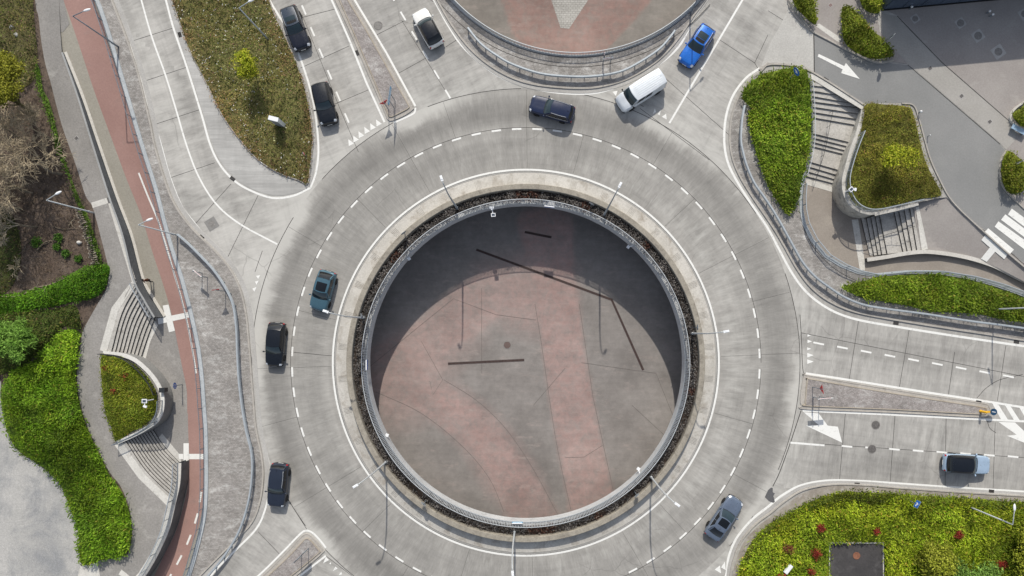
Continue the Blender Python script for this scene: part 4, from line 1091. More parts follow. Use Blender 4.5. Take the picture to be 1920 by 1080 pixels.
def fallen(pts, r, label, mat=None, h=.12):
    c = smooth(pts, 5); w = Pa(c, zu(c) + h); n = len(w)
    w[:, 2] += np.array([random.uniform(-.03, .08) for _ in range(n)])
    m = MB(); m.tube(w, list(np.linspace(r, r * .35, n)), 7)
    for k in range(2):
        i = int(n * (.35 + .25 * k)); q = w[i]; a = random.uniform(0, 6.28)
        m.tube([q, q + np.array([math.cos(a) * .5, math.sin(a) * .5, .15]), q + np.array([math.cos(a + .3) * 1.0, math.sin(a + .3) * 1.0, .2])], [r * .5, r * .35, r * .15], 5)
    return tag(m.build('fallen_branch', mat or M_BRANCH, smooth_=True), label, 'branch')
fallen([(45, 552), (62, 541), (95, 533), (125, 520)], .07, 'long pale fallen branch lying on the edge of the upper green bed')
fallen([(0, 556), (30, 556), (55, 545), (82, 540)], .06, 'pale fallen branch at the left picture edge above the green bed')
fallen([(70, 470), (80, 458), (92, 452), (104, 451)], .09, 'crooked dark fallen branch on bare soil', M_BARK)
fallen([(35, 478), (46, 468), (48, 456)], .06, 'short crooked branch left of the weeds on bare soil', M_BARK)
fallen([(98, 424), (118, 430), (135, 428), (150, 429)], .05, 'thin straight branch lying across the soil below the lamp mast', M_BARK)
fallen([(128, 424), (138, 412), (147, 404)], .045, 'thin pale branch slanting up beside the stakes')
for i, (x, y, lb) in enumerate(((150, 455, 'pale boulder on bare soil beside the stakes'), (24, 52, 'grey boulder in the rough grass at the top left'), (32, 66, 'second grey boulder just below the first in the rough grass'))):
    m = MB(); m.sphere((0, 0, .12), (.28, .2, .2), 10); o = m.build('boulder', M_CONC if i == 0 else M_BEAM, smooth_=True); o.location = P(x, y, float(zu(np.array([[x, y]]))[0])); o.rotation_euler = (0, 0, i); tag(o, lb, 'boulder')
for x, y, r_, lb in ((70, 455, 11, 'low green weed clump left of the crooked branch'), (112, 446, 8, 'green weed clump right of the crooked branch'), (125, 475, 7, 'bright weed clump in the middle of the bare soil'), (108, 463, 6, 'small weed clump below the crooked branch'), (148, 485, 7, 'dusty green weed clump near the lower stakes')):
    t = RNG.uniform(0, 6.28, 260); rr_ = .8 * r_ * np.sqrt(RNG.uniform(0, 1, 260)); q = np.stack([x + rr_ * np.cos(t), y + rr_ * np.sin(t)], 1)
    o = blades(Pa(q, zu(q) + .08), 1, .24, .09, [(.06, .15, .02), (.10, .20, .03)], name='weed_clump'); tag(o, lb, 'plant')
# ---- meadow of the island
bed('meadow_grass', isl_s, .06, .16, [(.105, .122, .045), (.135, .135, .055), (.09, .118, .035), (.16, .148, .07), (.10, .13, .032)], 'short olive brown meadow grass on the teardrop island', density=85, length=.22, width=.055, sm=False, seed=21, contrast=.5, lean=(.0, .6), boost=(2.0, 1.72, 1.55), edge=1.8)
p = scatter(isl_s, 7); p = p[fbm(p[:, 0] / S, p[:, 1] / S, .4, 31) > .30]
o = blades(Pa(p, np.full(len(p), .12)), 6, .20, .05, [(.05, .085, .018), (.075, .115, .025), (.035, .06, .015)], name='meadow_tufts', lean=(.3, 1.0), zj=(0, .05)); tag(o, 'dark green tufts of bulb leaves scattered over the meadow', kind='stuff')
p = scatter(isl_s, 3.2); p = p[vnoise(p[:, 0] / S, p[:, 1] / S, .5, 41) > .35]
o = blades(Pa(p, np.full(len(p), .30)), 2, .10, .09, [(.85, .85, .75), (.8, .8, .4), (.9, .9, .85)], name='meadow_flowers', lean=(0, .3), curl=.05, zj=(0, .03)); tag(o, 'tiny white and yellow flowers scattered over the meadow', kind='stuff')
# bare edge of the island

# ================================================================ RIGHT: STREET, STEPS, RAMP, BEDS
struct(sheet('pavement', mottled('fresh_concrete', (.44, .43, .405), (.52, .51, .48), big=.3, c3=(.40, .39, .37), c3lo=.55, c3hi=.8), smooth([(1441, 118), (1428, 124), (1445, 80), (1462, 50), (1478, 18), (1486, 30), (1504, 47), (1524, 64), (1525, 134), (1510, 128), (1490, 122), (1463, 118)], 2, True), .006, 14))
# --- street and pavements (north east)
STREET = np.vstack([[(1526, 64), (1556, 78), (1590, 96), (1630, 114), (1660, 117), (1702, 122), (1875, 270), (1885, 283)], smooth([(1885, 283), (1876, 300), (1874, 325), (1880, 350), (1895, 368), (1920, 392), (1990, 450), (2080, 520)], 4),
                    [(2080, 640)], smooth([(2080, 620), (1985, 553), (1942, 512), (1893, 470), (1857, 438), (1821, 414), (1796, 390), (1777, 367), (1760, 335), (1745, 302), (1735, 270), (1722, 222), (1714, 199)], 4), [(1690, 193), (1630, 193), (1620, 196), (1527, 136)]])
struct(sheet('street', M_ASPH, STREET, .008, 14))
M_PAVE = mottled('pavement_grey', (.30, .275, .26), (.36, .335, .315), big=.2, var=.1, c3=(.40, .375, .35), c3lo=.55, c3hi=.8, c3sc=.5)
M_PALEB = mottled('pale_band', (.34, .325, .30), (.39, .375, .35), big=.3, var=.1)
struct(sheet('pavement', M_PAVE, [(1488, -160), (1488, 0), (1500, 25), (1526, 60), (1560, 78), (1592, 94), (1632, 112), (1660, 114), (1702, 120), (1650, 60), (1640, 0), (1640, -160)], .05, 20))
struct(sheet('pavement', M_PALEB, [(1702, 119), (1875, 268), (1886, 281), (1904, 262), (1905, 238), (1765, 117), (1680, 30), (1648, 24), (1652, 64)], .016, 20))
struct(sheet('plaza', M_PAVE, [(1640, -160), (1640, 10), (1682, 29), (1766, 116), (1906, 238), (1886, 283), (1878, 300), (1876, 325), (1882, 350), (1897, 367), (1921, 391), (2110, 540), (2110, -160)], .012, 20))
stripe([(1702, 121), (1875, 270)], .05, .03, sm=False, name='cobble_course', mat=M_JOINT); stripe([(1682, 30), (1766, 117), (1905, 238)], .05, .03, sm=False, name='cobble_course', mat=M_JOINT)
stripe([(1526, 64), (1527, 136)], .09, .03, sm=False, name='slab_joint', mat=M_JOINT)
struct(sheet('paving_strip', M_SLAB, [(1528, 48), (1536, 44), (1578, 72), (1573, 80)], .06))
kerb([(1474, -40), (1477, 0), (1484, 20), (1502, 42), (1524, 60), (1556, 77), (1590, 95), (1630, 113), (1650, 118), (1675, 114)], .14, .2)
kerb([(1423, 131), (1440, 122), (1463, 121), (1490, 124), (1510, 130), (1527, 138), (1560, 158), (1600, 184), (1621, 198)], .12, .2)
kerb([(1690, 194), (1712, 198), (1722, 222), (1735, 270), (1745, 302), (1760, 335), (1777, 367), (1796, 390), (1821, 414), (1851, 441), (1888, 474), (1938, 516)], .12, .16)
kerb([(1920, 392), (1896, 369), (1880, 350), (1874, 325), (1876, 300), (1886, 283)], .12, .16)
kerb([(1905, 238), (1892, 224), (1900, 206), (1922, 190)], .25, .18, M_CONC)
# --- sunken steps and ramp
ZS = -2.3
def zramp(q): return np.where(q[:, 0] < 1625, ZS, np.interp(q[:, 0], [1625, 1660, 1760, 1925, 2080], [ZS, -1.85, -1.05, -.85, -.6]))
M_LAND = mottled('landing_asphalt', (.27, .24, .21), (.33, .295, .26), big=.3, var=.1, c3=(.40, .36, .31), c3lo=.55, c3hi=.8, c3sc=.5)
KL = np.array([(1777, 367), (1796, 390), (1821, 414), (1857, 438), (1893, 470), (1942, 512), (1985, 553), (2080, 620)], float)
def zplaza(q):
    d = dist_to(q, KL) / S
    return -.03 - .75 * np.clip(d / 4.2, 0, 1)
zsheet('path', M_LAND, [(1480, 310), (1500, 335), (1570, 345), (1600, 400), (1640, 402), (1660, 480), (1740, 470), (1800, 474), (1850, 488), (1925, 524), (2080, 590), (2080, 640), (1900, 580), (1750, 545), (1640, 545), (1560, 520), (1500, 460), (1480, 380)], zramp, 12)
zsheet('pavement', M_PAVE, [(1712, 386), (1722, 380), (1762, 371), (1777, 369), (1796, 392), (1821, 416), (1857, 440), (1893, 472), (1942, 514), (1985, 556), (1985, 566), (1920, 528), (1870, 502), (1830, 486), (1790, 477), (1738, 471), (1727, 470)], zplaza, 10, off=0)
zsheet('paving_strip', M_SLAB, [(1717, 389), (1723, 387), (1740, 467), (1728, 469)], zplaza, None, off=.02)
zsheet('paving_strip', M_SLAB, [(1597, 412), (1609, 411), (1624, 507), (1612, 506)], zramp, None, off=.02)
zsheet('paving_strip', M_SLAB, [(1511, 338), (1515, 336), (1562, 351), (1560, 360), (1512, 346)], lambda q: np.full(len(q), ZS), None, off=.02)
zsheet('road_marking', M_WHITE, [(1847, 441), (1891, 475), (1883, 486), (1866, 472), (1850, 491), (1839, 485), (1856, 464), (1840, 450)], zplaza, 5, off=.05)
# flight down from the street: treads follow the skewed edges
LEFTC = smooth([(1519, 150), (1522, 180), (1524, 220), (1524, 262), (1519, 298), (1512, 325), (1507, 345)], 8)
RIGHTC = smooth([(1620, 196), (1613, 222), (1606, 248), (1598, 270), (1588, 300), (1578, 326), (1566, 348)], 8)
def at_y(c, y): return np.array([np.interp(y, c[:, 1], c[:, 0]), y])
ry = [160, 170, 180, 190, 200, 210, 220, 250, 258, 266, 274, 303, 312, 321, 330]
rr_y = [178, 186, 193, 203, 214, 224, 235, 268, 276, 284, 291, 321, 330, 338, 345]
strip0, strip1 = np.array([1521., 147.]), np.array([1618., 204.])
lines = []
for i, (a_, b_) in enumerate(zip(ry, rr_y)):
    L = at_y(LEFTC, a_); R = at_y(RIGHTC, b_)
    if i < 3:   # cut short by the slanting top strip
        f = (.28, .55, .82)[i]; R = strip0 + (strip1 - strip0) * f
    lines.append((L, R))
t = thing('steps', 'long stepped stairway with two landings dropping from the street between two green beds', 'steps', P(1565, 340, ZS))
n = len(lines); dz = -ZS / n
m = MB(); prevL, prevR = strip0, strip1
zc = 0.0
top_poly = [strip0, strip1, at_y(RIGHTC, 203), lines[2][1]]
def tread(a, b, c, d, z, mt, zt2=None):
    V = Pa([a, b, c, d], z); m = MB(); m.add(V, [(0, 1, 2, 3)])
    q0, q1 = V[2], V[3]
    m.add([q0, q1, (q1[0], q1[1], z - dz - .01), (q0[0], q0[1], z - dz - .01)], [(0, 1, 2, 3)]); m.m[-1] = 1
    return m.build('step', [mt, M_RISER], t, world=True)
for i in range(n):
    L, R = lines[i]
    z = -dz * i
    if i == 0: pL, pR = strip0, strip0 + (R - strip0) * .98
    else:
        pL, pR = lines[i - 1]
        if i == 3: pR = strip1
    tread(pL, pR, R, L, z if i else -.01, M_STEP)
    if i == 3: m = MB(); m.add(Pa([lines[2][0], lines[2][1], strip1], z), [(0, 1, 2)]); m.build('step', M_STEP, t, world=True)
# fill between cut treads and the strip
for i in (1, 2, 3):
    a_, b_ = (lines[i - 1][1], lines[i][1] if i < 3 else strip1)
V = Pa([lines[n - 1][0], lines[n - 1][1], (1560, 352), (1510, 340)], ZS + .005); m = MB(); m.add(V, [(0, 1, 2, 3)]); m.build('step', M_STEP, t, world=True)
struct(sheet('paving_strip', M_SLAB, [(1521, 138), (1525, 139), (1622, 199), (1617, 206), (1520, 147)], .035))
# thin centre handrail on the stairs
def handrail(pts, zs, label, h=.9, r=.022, mat=None):
    w = np.array([P(x, y, z + h) for (x, y), z in zip(pts, zs)])
    t = thing('handrail', label, 'railing', (w[0][0], w[0][1], zs[0]))
    m = MB(); m.tube(w, r, 6); m.build('rail', mat or M_DARK, t, world=True)
    m = MB()
    for q, z in zip(w, zs): m.tube([(q[0], q[1], z), tuple(q)], r * .8, 6)
    m.build('support', mat or M_DARK, t, world=True)
handrail([(1562, 207), (1556, 235), (1551, 262), (1545, 290), (1535, 320), (1530, 335)], [-.6, -1.07, -1.2, -1.65, -1.8, -2.2], 'thin dark centre handrail on the stairway from the street')
# second flight east
ta = [(1612, 410), (1622, 409), (1631, 409), (1640, 409), (1648, 409), (1675, 402), (1684, 400), (1694, 397), (1705, 395)]
tb = [(1631, 479), (1639, 479), (1647, 478), (1654, 477), (1664, 476), (1694, 473), (1702, 472), (1711, 471), (1720, 470)]
t = thing('steps', 'broad flight of steps with a middle landing climbing east beneath the bed wall', 'steps', P(1660, 445, ZS))
nz = len(ta); dz2 = (-.78 - ZS) / nz
for i in range(nz):
    z = ZS + dz2 * (i + 1)
    a0, b0 = np.array(ta[i], float), np.array(tb[i], float)
    a1, b1 = (np.array(ta[i + 1], float), np.array(tb[i + 1], float)) if i + 1 < nz else (np.array((1718, 390.)), np.array((1729, 469.)))
    a0 = a0 - [0, 14]; a1 = a1 - [0, 14]
    V = Pa([a0, b0, b1, a1], z); m = MB(); m.add(V, [(0, 1, 2, 3)])
    m.add([V[0], V[1], (V[1][0], V[1][1], z - dz2 - .01), (V[0][0], V[0][1], z - dz2 - .01)], [(0, 1, 2, 3)]); m.m[-1] = 1
    m.build('step', [M_STEP, M_RISER], t, world=True)
handrail([(1625, 452), (1650, 444), (1682, 434), (1716, 424)], [-2.25, -1.6, -1.3, -.8], 'thin dark handrail crossing the middle of the broad east steps', .95)
handrail([(1590, 508 - 50), (1600, 462), (1616, 466)][:0] or [(1718, 386), (1700, 392), (1676, 399), (1650, 405)], [-.8, -.9, -1.5, -1.7], 'short grey handrail on the wall above the broad east steps', .9, mat=M_STEEL)
# retaining walls of the sunken court
BW = smooth([(1619, 205), (1613, 232), (1605, 258), (1596, 283), (1588, 312), (1582, 338), (1584, 362), (1594, 381), (1609, 393), (1628, 399), (1648, 398)], 6)
retaining(BW, lambda q: q[:, 1] * 0 + .12, lambda q: np.full(len(q), ZS - .05), 'curved concrete retaining wall wrapping the dull green bed beside the stairway', th=.30, cop=.14, mat=mottled('court_wall', (.52, .50, .45), (.62, .60, .54), big=.6, c3=(.16, .15, .13), c3lo=.5, c3hi=.72, var=.2), copmat=mottled('court_coping', (.50, .485, .45), (.60, .58, .54), big=.6, c3=(.25, .24, .21), c3lo=.5, c3hi=.72))
rail_fence(smooth([(1614, 250), (1603, 277), (1592, 310), (1586, 338), (1589, 362), (1600, 382), (1618, 393), (1640, 395), (1680, 387), (1723, 377)], 6), lambda q: q[:, 1] * 0 + .1, 'steel railing round the dull green bed above the sunken court', .95, sp=.13)
retaining([(1640, 402), (1680, 393), (1722, 382)], lambda q: q[:, 1] * 0 + .10, lambda q: np.full(len(q), ZS), 'straight concrete wall under the railing above the broad east steps', th=.25, mat=M_WALLG)
SWALL = smooth([(1626, 487), (1660, 482), (1700, 475), (1732, 472), (1762, 474), (1796, 479), (1830, 487), (1870, 501), (1920, 526), (2000, 562)], 5)
retaining(SWALL, lambda q: np.interp(q[:, 0], [1626, 1735, 1800, 1925, 2000], [-1.75, -.60, -.50, -.45, -.3]), lambda q: zramp(q) - .05, 'low concrete wall with pale coping between the broad steps and the ramp', th=.34, cop=.12, mat=M_WALLG)
WEST = np.array(NEHOLE[5:24], float)
retaining(WEST - [2, 0], lambda q: q[:, 1] * 0 + .15, lambda q: np.full(len(q), ZS - .05), 'long curved retaining wall between the cobbled verge and the sunken court', th=.3, mat=M_WALLG, copmat=mottled('coping_bluegrey2', (.36, .39, .41), (.44, .47, .49), big=.5, c3=(.30, .32, .33)))
rail_fence(WEST[1:], lambda q: q[:, 1] * 0 + .13, 'striped steel bar railing curving above the sunken court and ramp', 1.0, sp=.15, bar_w=.05)
rail_fence(LEFTC[2:-6] - [2, 0], lambda q: q[:, 1] * 0 + .1, 'pale thin railing along the bright green bed beside the stairway', .85, sp=.2, mat=M_LAMP, bar_w=.015, hand=.025)
m = MB(); w = Pa(LEFTC - [2, 0], 0); m.sweep(w, [(.1, -2.4), (.1, .12), (-.1, .12), (-.1, -2.4)]); tag(m.build('retaining_wall', M_WALLG), 'low concrete wall between the bright green bed and the stairway', 'wall')
# beds on the right
bed('ground_cover', [(1462, 131), (1485, 127), (1503, 128), (1514, 136), (1517, 165), (1520, 200), (1521, 240), (1517, 280), (1508, 325), (1500, 365), (1481, 402), (1466, 393), (1441, 350), (1421, 300), (1408, 255), (1403, 218), (1407, 202), (1392, 186), (1396, 166), (1425, 141)], .06, .70,
    [(.10, .19, .012), (.14, .23, .02), (.17, .25, .03), (.07, .13, .01)], 'bright green ground cover in the tapering bed left of the stairway', density=125, length=.36, width=.085, seed=12)
bed('ground_cover', [(1622, 197), (1660, 196), (1704, 201), (1713, 216), (1722, 252), (1734, 298), (1748, 330), (1765, 362), (1755, 369), (1720, 374), (1680, 384), (1640, 393), (1612, 388), (1594, 368), (1589, 342), (1596, 308), (1607, 270), (1616, 240)], .06, .32,
    [(.11, .125, .018), (.15, .16, .03), (.08, .095, .014), (.13, .12, .03)], 'dull olive ground cover in the walled bed between stairway and street', density=150, length=.24, width=.06, seed=13, boost=(1.65, 1.55, 1.35))
bed('ground_cover', [(1578, 541), (1600, 530), (1640, 521), (1670, 516), (1700, 516), (1760, 516), (1828, 528), (1880, 544), (1925, 560), (2010, 590), (2010, 622), (1920, 604), (1880, 599), (1840, 590), (1790, 586), (1750, 584), (1705, 574), (1660, 566), (1610, 556)], .06, .65,
    [(.10, .19, .012), (.14, .23, .02), (.17, .25, .03), (.07, .13, .01)], 'bright green ground cover in the long bed between guard rail and ramp', density=125, length=.36, width=.085, seed=14)
for poly, lb, sd in (([(1484, -30), (1488, 2), (1493, 14), (1503, 25), (1516, 38), (1528, 46), (1532, 38), (1529, 20), (1526, 0), (1524, -30)], 'small hedge clump at the top edge beside the pale kerb', 15),
                 ([(1579, 15), (1588, 12), (1600, 18), (1620, 38), (1640, 60), (1660, 78), (1674, 98), (1671, 106), (1645, 110), (1622, 107), (1596, 92), (1582, 75), (1578, 40)], 'long yellow green hedge between pavement and shaded plaza', 16),
                 ([(1608, -30), (1614, 5), (1624, 20), (1640, 25), (1650, 20), (1653, -30)], 'dark green hedge clump at the top edge by the building corner', 17),
                 ([(1888, 284), (1898, 286), (1912, 298), (1925, 312), (1930, 345), (1912, 361), (1892, 362), (1882, 348), (1877, 325), (1880, 300)], 'yellow green shrub bed at the right edge beside the street bend', 18),
                 ([(1898, 215), (1908, 206), (1930, 196), (1940, 236), (1915, 236)], 'small green shrub bed in a concrete edging at the right border', 19)):
    bed('hedge_cover', poly, .05, .95, [(.12, .19, .012), (.17, .24, .025), (.20, .26, .04), (.08, .13, .01)], lb, density=170, length=.28, width=.09, seed=sd, contrast=.8)
bed('ground_cover', [(1384, 1130), (1384, 1080), (1388, 1058), (1402, 1027), (1424, 998), (1452, 976), (1480, 962), (1512, 944), (1550, 930), (1590, 922), (1640, 924), (1700, 928), (1765, 932), (1840, 937), (1930, 943), (2050, 955), (2050, 1180), (1700, 1180), (1660, 1180), (1658, 1018), (1556, 1016), (1552, 1180), (1384, 1180)], .06, .75,
    [(.13, .19, .015), (.17, .23, .025), (.20, .25, .035), (.10, .15, .012)], 'large yellow green bed at the lower right with red shrubs growing in it', density=120, length=.38, width=.085, sm=False, seed=20, contrast=.6, boost=(1.62, 1.55, .95))
bed('hedge_cover', [(1430, 990), (1455, 968), (1490, 952), (1548, 926), (1600, 918), (1700, 925), (1840, 934), (1930, 940), (2050, 952), (2050, 972), (1930, 960), (1840, 954), (1700, 946), (1600, 944), (1540, 952), (1470, 985), (1420, 1030), (1395, 1078), (1386, 1078), (1400, 1030)], .06, .85,
    [(.07, .10, .018), (.10, .13, .025), (.055, .08, .014)], 'darker olive hedge along the upper edge of the lower right bed', density=130, length=.28, width=.08, sm=False, seed=22, soil=False, boost=(1.7, 1.6, 1.2))
# dirt edging and kerb by the lower right bed
struct(sheet('verge', mottled('verge_dirt', (.25, .22, .19), (.36, .33, .29), big=.7, c3=(.45, .43, .40), c3lo=.5, c3hi=.7), np.vstack([smooth([(1372, 1140), (1374, 1080), (1380, 1052), (1394, 1018), (1420, 988), (1450, 966), (1478, 944), (1508, 924), (1552, 912), (1615, 911), (1690, 917), (1790, 924), (1920, 932), (2060, 942)], 5), [(2060, 975), (1920, 962), (1600, 940), (1480, 985), (1400, 1060), (1396, 1140)]]), .06, 14))
kerb([(1368, 1140), (1369, 1080), (1375, 1049), (1389, 1015), (1415, 984), (1445, 961), (1472, 939), (1505, 919), (1552, 909), (1615, 909), (1690, 915), (1790, 922), (1920, 930), (2060, 940)], .13, .16)
kerb([(1364, 1140), (1365, 1080), (1371, 1047), (1385, 1012), (1412, 979), (1442, 955), (1469, 934), (1503, 914), (1552, 905), (1615, 905.5), (1690, 911), (1790, 918), (1920, 926), (2060, 936)], .02, .34, mottled('kerb_gutter', (.38, .37, .35), (.46, .45, .43)))
# roof hatch slab in the bed
m = MB(); x0, y0, _ = P(1555, 1018, .3); x1, y1, _ = P(1656, 1120, .3)
t = thing('concrete_chamber', 'dark flat square chamber roof with pale edging in the lower right bed', 'chamber', ((x0 + x1) / 2, (y0 + y1) / 2, 0))
m.box(((x0 + x1) / 2, (y0 + y1) / 2, .14), (x1 - x0, y0 - y1, .28)); m.build('roof_slab', mottled('dark_bitumen', (.045, .043, .045), (.075, .07, .07), big=.5, c3=(.11, .105, .105), c3lo=.5, c3hi=.75, c3sc=.7), t, world=True)
m = MB()
for c_, s_ in ((((x0 + x1) / 2, y0, .18), (x1 - x0 + .14, .09, .36)), ((x0, (y0 + y1) / 2, .18), (.09, y0 - y1 - .1, .36)), ((x1, (y0 + y1) / 2, .18), (.09, y0 - y1 - .1, .36))): m.box(c_, s_)
m.build('edging', M_SLAB, t, world=True)
m = MB(); x, y, z = P(1606, 1042, .29); m.lathe([(.37, 0), (.37, .03), (.3, .035), (.3, .03)], (x, y, .28), 24); m.build('rusty_cover', mottled('rust', (.20, .085, .05), (.28, .13, .08), big=3), t, world=True)
# building at the top right: only its lower south side reaches into the picture
bx = [P(1652, 19), P(1868, -1), P(2080, -21), P(2080, -420), P(1652, -420)]
t = thing('building', 'dark blue glazed building front at the top right casting a wide shadow', 'building', bx[0])
hb = 5.6
m = MB(); m.prism([(a_[0], a_[1]) for a_ in (bx[0], bx[2], bx[3], bx[4])], 0, hb); m.build('wall', plain('facade_dark_blue', (.055, .075, .11), .3, .0, var=.15, sc=.6), t, world=True)
d = np.array(bx[2]) - np.array(bx[0]); L = np.hypot(d[0], d[1]); d /= L; nrm = np.array([d[1], -d[0], 0])
M_GLASSB = plain('facade_glass', (.07, .10, .15), .12, .3, var=.25, sc=.4)
proto = None
for i in range(int(L / 1.9)):
    q = np.array(bx[0]) + d * (1.0 + i * 1.9) + nrm * .02 + np.array([0, 0, 2.5])
    if proto is None:
        m = MB(); m.box((0, 0, 0), (1.78, .06, 4.4)); proto = m.build('window', M_GLASSB, t); o = proto
    else: o = proto.copy(); COL.objects.link(o); o.parent = t
    o.location = tuple(q - np.array(bx[0])); o.rotation_euler = (0, 0, math.atan2(d[1], d[0]))
m = MB(); m.sweep([bx[0], bx[2]], [(-.02, 0), (-.10, .0), (-.10, .16), (-.02, .16)]); m.build('plinth', M_BLACK, t, world=True)
# ================================================================ VEHICLES
M_CGLASS = plain('car_glass', (.022, .040, .050), .06, .0, coat=.1, var=.10, sc=1.5, spec=.6)
M_CGLASS2 = plain('car_glass_dark', (.006, .008, .011), .05, .0, coat=.0, var=.10, sc=1.5, spec=.6)
M_CHROME = plain('bright_trim', (.72, .74, .76), .25, .7, var=.03)
M_LENS = plain('headlight_lens', (.75, .78, .82), .12, .2, var=.03, spec=.6)
M_TAIL = plain('tail_light_red', (.42, .015, .02), .2, .0, var=.05)
M_RIM = plain('alloy_rim', (.40, .41, .43), .35, .6, var=.05)
M_TRIM = plain('black_trim', (.014, .014, .015), .6, var=.1)
M_PLATE = plain('number_plate', (.75, .75, .72), .5, var=.03)
SHAPES = {   # x fractions of the half length
 'wagon': dict(cowl=.33, rf=.03, rr=-.80, tail=-.955, hood=(.95, .90, .84), belt=.97, wb=.93, wt=.75),
 'suv':   dict(cowl=.36, rf=.08, rr=-.82, tail=-.965, hood=(1.06, 1.02, .95), belt=1.06, wb=.94, wt=.78),
 'hatch': dict(cowl=.42, rf=.10, rr=-.68, tail=-.94, hood=(.98, .93, .86), belt=.99, wb=.93, wt=.75),
 'sedan': dict(cowl=.36, rf=.04, rr=-.50, tail=-.82, hood=(.93, .88, .81), belt=.96, wb=.92, wt=.72),
 'van':   dict(cowl=.66, rf=.44, rr=-.965, tail=-.985, hood=(1.12, 1.05, .95), belt=1.08, wb=.96, wt=.86),
}
def make_car(label, px, py, front, rear, L, Wd, H, kind, body, roof=None, hoodcol=None, sunroof=None, rails=None, group=None, cat='car', glass=None, rearglass=None, name='car', ribs=0, spoiler=None, chrome=False, pillarcol=None):
    sp = SHAPES[kind]; h = L / 2; w0 = Wd / 2
    d = np.array(front, float) - np.array(rear, float); rz = math.atan2(-d[1], d[0])
    x, y, _ = P(px, py, .75)
    t = thing(name, label, cat, (x, y, .006), rz, group)
    roof = roof or body; glass = glass or M_CGLASS
    b = sp['belt']
    xs = np.array([-1, -.992, -.97, -.92, -.82, -.62, -.3, 0, sp['cowl'], .58, .74, .85, .92, .965, .99, 1]) * h
    xs.sort()
    hd = sp['hood']
    cw = sp['cowl']
    zt = np.interp(xs / h, [-1, -.992, -.97, -.9, -.5, cw, (cw + .93) / 2, .88, .94, .975, 1], [.62, .74, .86, b - .04, b, hd[0], hd[1] + .01, hd[2] + .0, hd[2] - .06, hd[2] - .17, .52])
    if kind == 'sedan': zt = np.where(xs / h < -.85, np.minimum(zt, b - .02), zt)
    wf = np.interp(xs / h, [-1, -.992, -.97, -.9, -.75, -.4, 0, .5, .72, .84, .92, .965, .99, 1], [.66, .76, .86, .935, .985, 1, 1, .995, .97, .93, .86, .76, .64, .52])
    zb = np.interp(xs / h, [-1, -.97, -.85, .85, .97, 1], [.42, .32, .22, .20, .26, .36])
    def ztop(X): return np.interp(X, xs, zt)
    def wid(X): return np.interp(X, xs, wf) * w0
    ns = [(0, 0, .035), (.35, 0, .030), (.65, 0, .018), (.84, 0, -.005), (.93, 0, -.05), (.985, .22, 0), (1.0, .45, 0), (.985, .8, 0), (.92, 1, 0)]
    ring = []
    for X, T, Wf, Bz in zip(xs, zt, wf, zb):
        row = []
        for fy, fz, dz in ns:
            z = T + dz - (T - Bz) * fz if fz else T + dz
            row.append((X, fy * Wf * w0, z))
        ring.append([(q[0], -q[1], q[2]) for q in row[::-1][:-1]] + row)
    k = len(ring[0]); V = [q for r_ in ring for q in r_]
    F = []
    for i in range(len(ring) - 1):
        for j in range(k - 1): F.append((i * k + j, (i + 1) * k + j, (i + 1) * k + j + 1, i * k + j + 1))
    F.append(tuple(range(k))); F.append(tuple(range((len(ring) - 1) * k, len(ring) * k))[::-1])
    m = MB(); m.add(V, F); m.build('body', body, t, True)
    # bonnet panel with shut line and creases
    gx = np.linspace(sp['cowl'] * h + .03, .915 * h, 12); gy = np.linspace(-1, 1, 13)
    def panel(gx, gy, fw, dz, mat, nm, bow=0.0, crease=None):
        V = []
        for i, X in enumerate(gx):
            for Y in gy:
                xx = X - bow * Y * Y
                yy = Y * fw * wid(xx)
                zz = ztop(xx) + np.interp(abs(Y) * fw, [0, .35, .65, .84, .93], [.035, .030, .018, -.005, -.05]) + dz
                if crease is not None: zz += crease * math.exp(-((abs(Y) - .55) / .10) ** 2) * (1 - .5 * i / len(gx))
                V.append((xx, yy, zz))
        n = len(gy); F = []
        for i in range(len(gx) - 1):
            for j in range(n - 1): F.append((i * n + j, (i + 1) * n + j, (i + 1) * n + j + 1, i * n + j + 1))
        m = MB(); m.add(V, F); return m.build(nm, mat, t, True)
    m_ = panel(np.linspace(sp['cowl'] * h - .02, sp['cowl'] * h + .10, 3), gy, .90, .004, M_TRIM, 'cowl_panel', .12)
    panel(gx, gy, .86, .010, hoodcol or body, 'bonnet', .10, .016)
    # greenhouse patches
    zbse = b - .03
    def front_p(u, v):
        bx_ = sp['cowl'] * h - .17 * u * u + .02; by = u * sp['wb'] * w0 * .96
        tx = sp['rf'] * h - .12 * u * u; ty = u * sp['wt'] * w0 * .97
        return np.array([bx_ + (tx - bx_) * v + .03 * math.sin(math.pi * v), by + (ty - by) * v, ztop(sp['cowl'] * h) - .0 + (H - .05 * u * u - ztop(sp['cowl'] * h)) * v + .035 * math.sin(math.pi * v)])
    def rear_p(u, v):
        bx_ = sp['tail'] * h + .10 * u * u; by = u * sp['wb'] * w0 * .93
        tx = sp['rr'] * h + .07 * u * u; ty = u * sp['wt'] * w0 * .93
        return np.array([bx_ + (tx - bx_) * v - .03 * math.sin(math.pi * v), by + (ty - by) * v, zbse + (H - .06 - .05 * u * u - zbse) * v + .02 * math.sin(math.pi * v)])
    def side_p(s, u, v):   # u 0 front .. 1 rear
        f0, r0 = front_p(s, 0), rear_p(s, 0); f1, r1 = front_p(s, 1), rear_p(s, 1)
        a = f0 + (r0 - f0) * u; c = f1 + (r1 - f1) * u
        bow = math.sin(math.pi * u)
        a = a + np.array([0, s * .035 * bow, 0]); a[1] = s * min(abs(a[1]) + .02, wid(a[0]) - .05); c = c + np.array([0, s * .05 * bow, .02 * bow])
        q = a + (c - a) * v; q[1] += s * .03 * math.sin(math.pi * v); return q
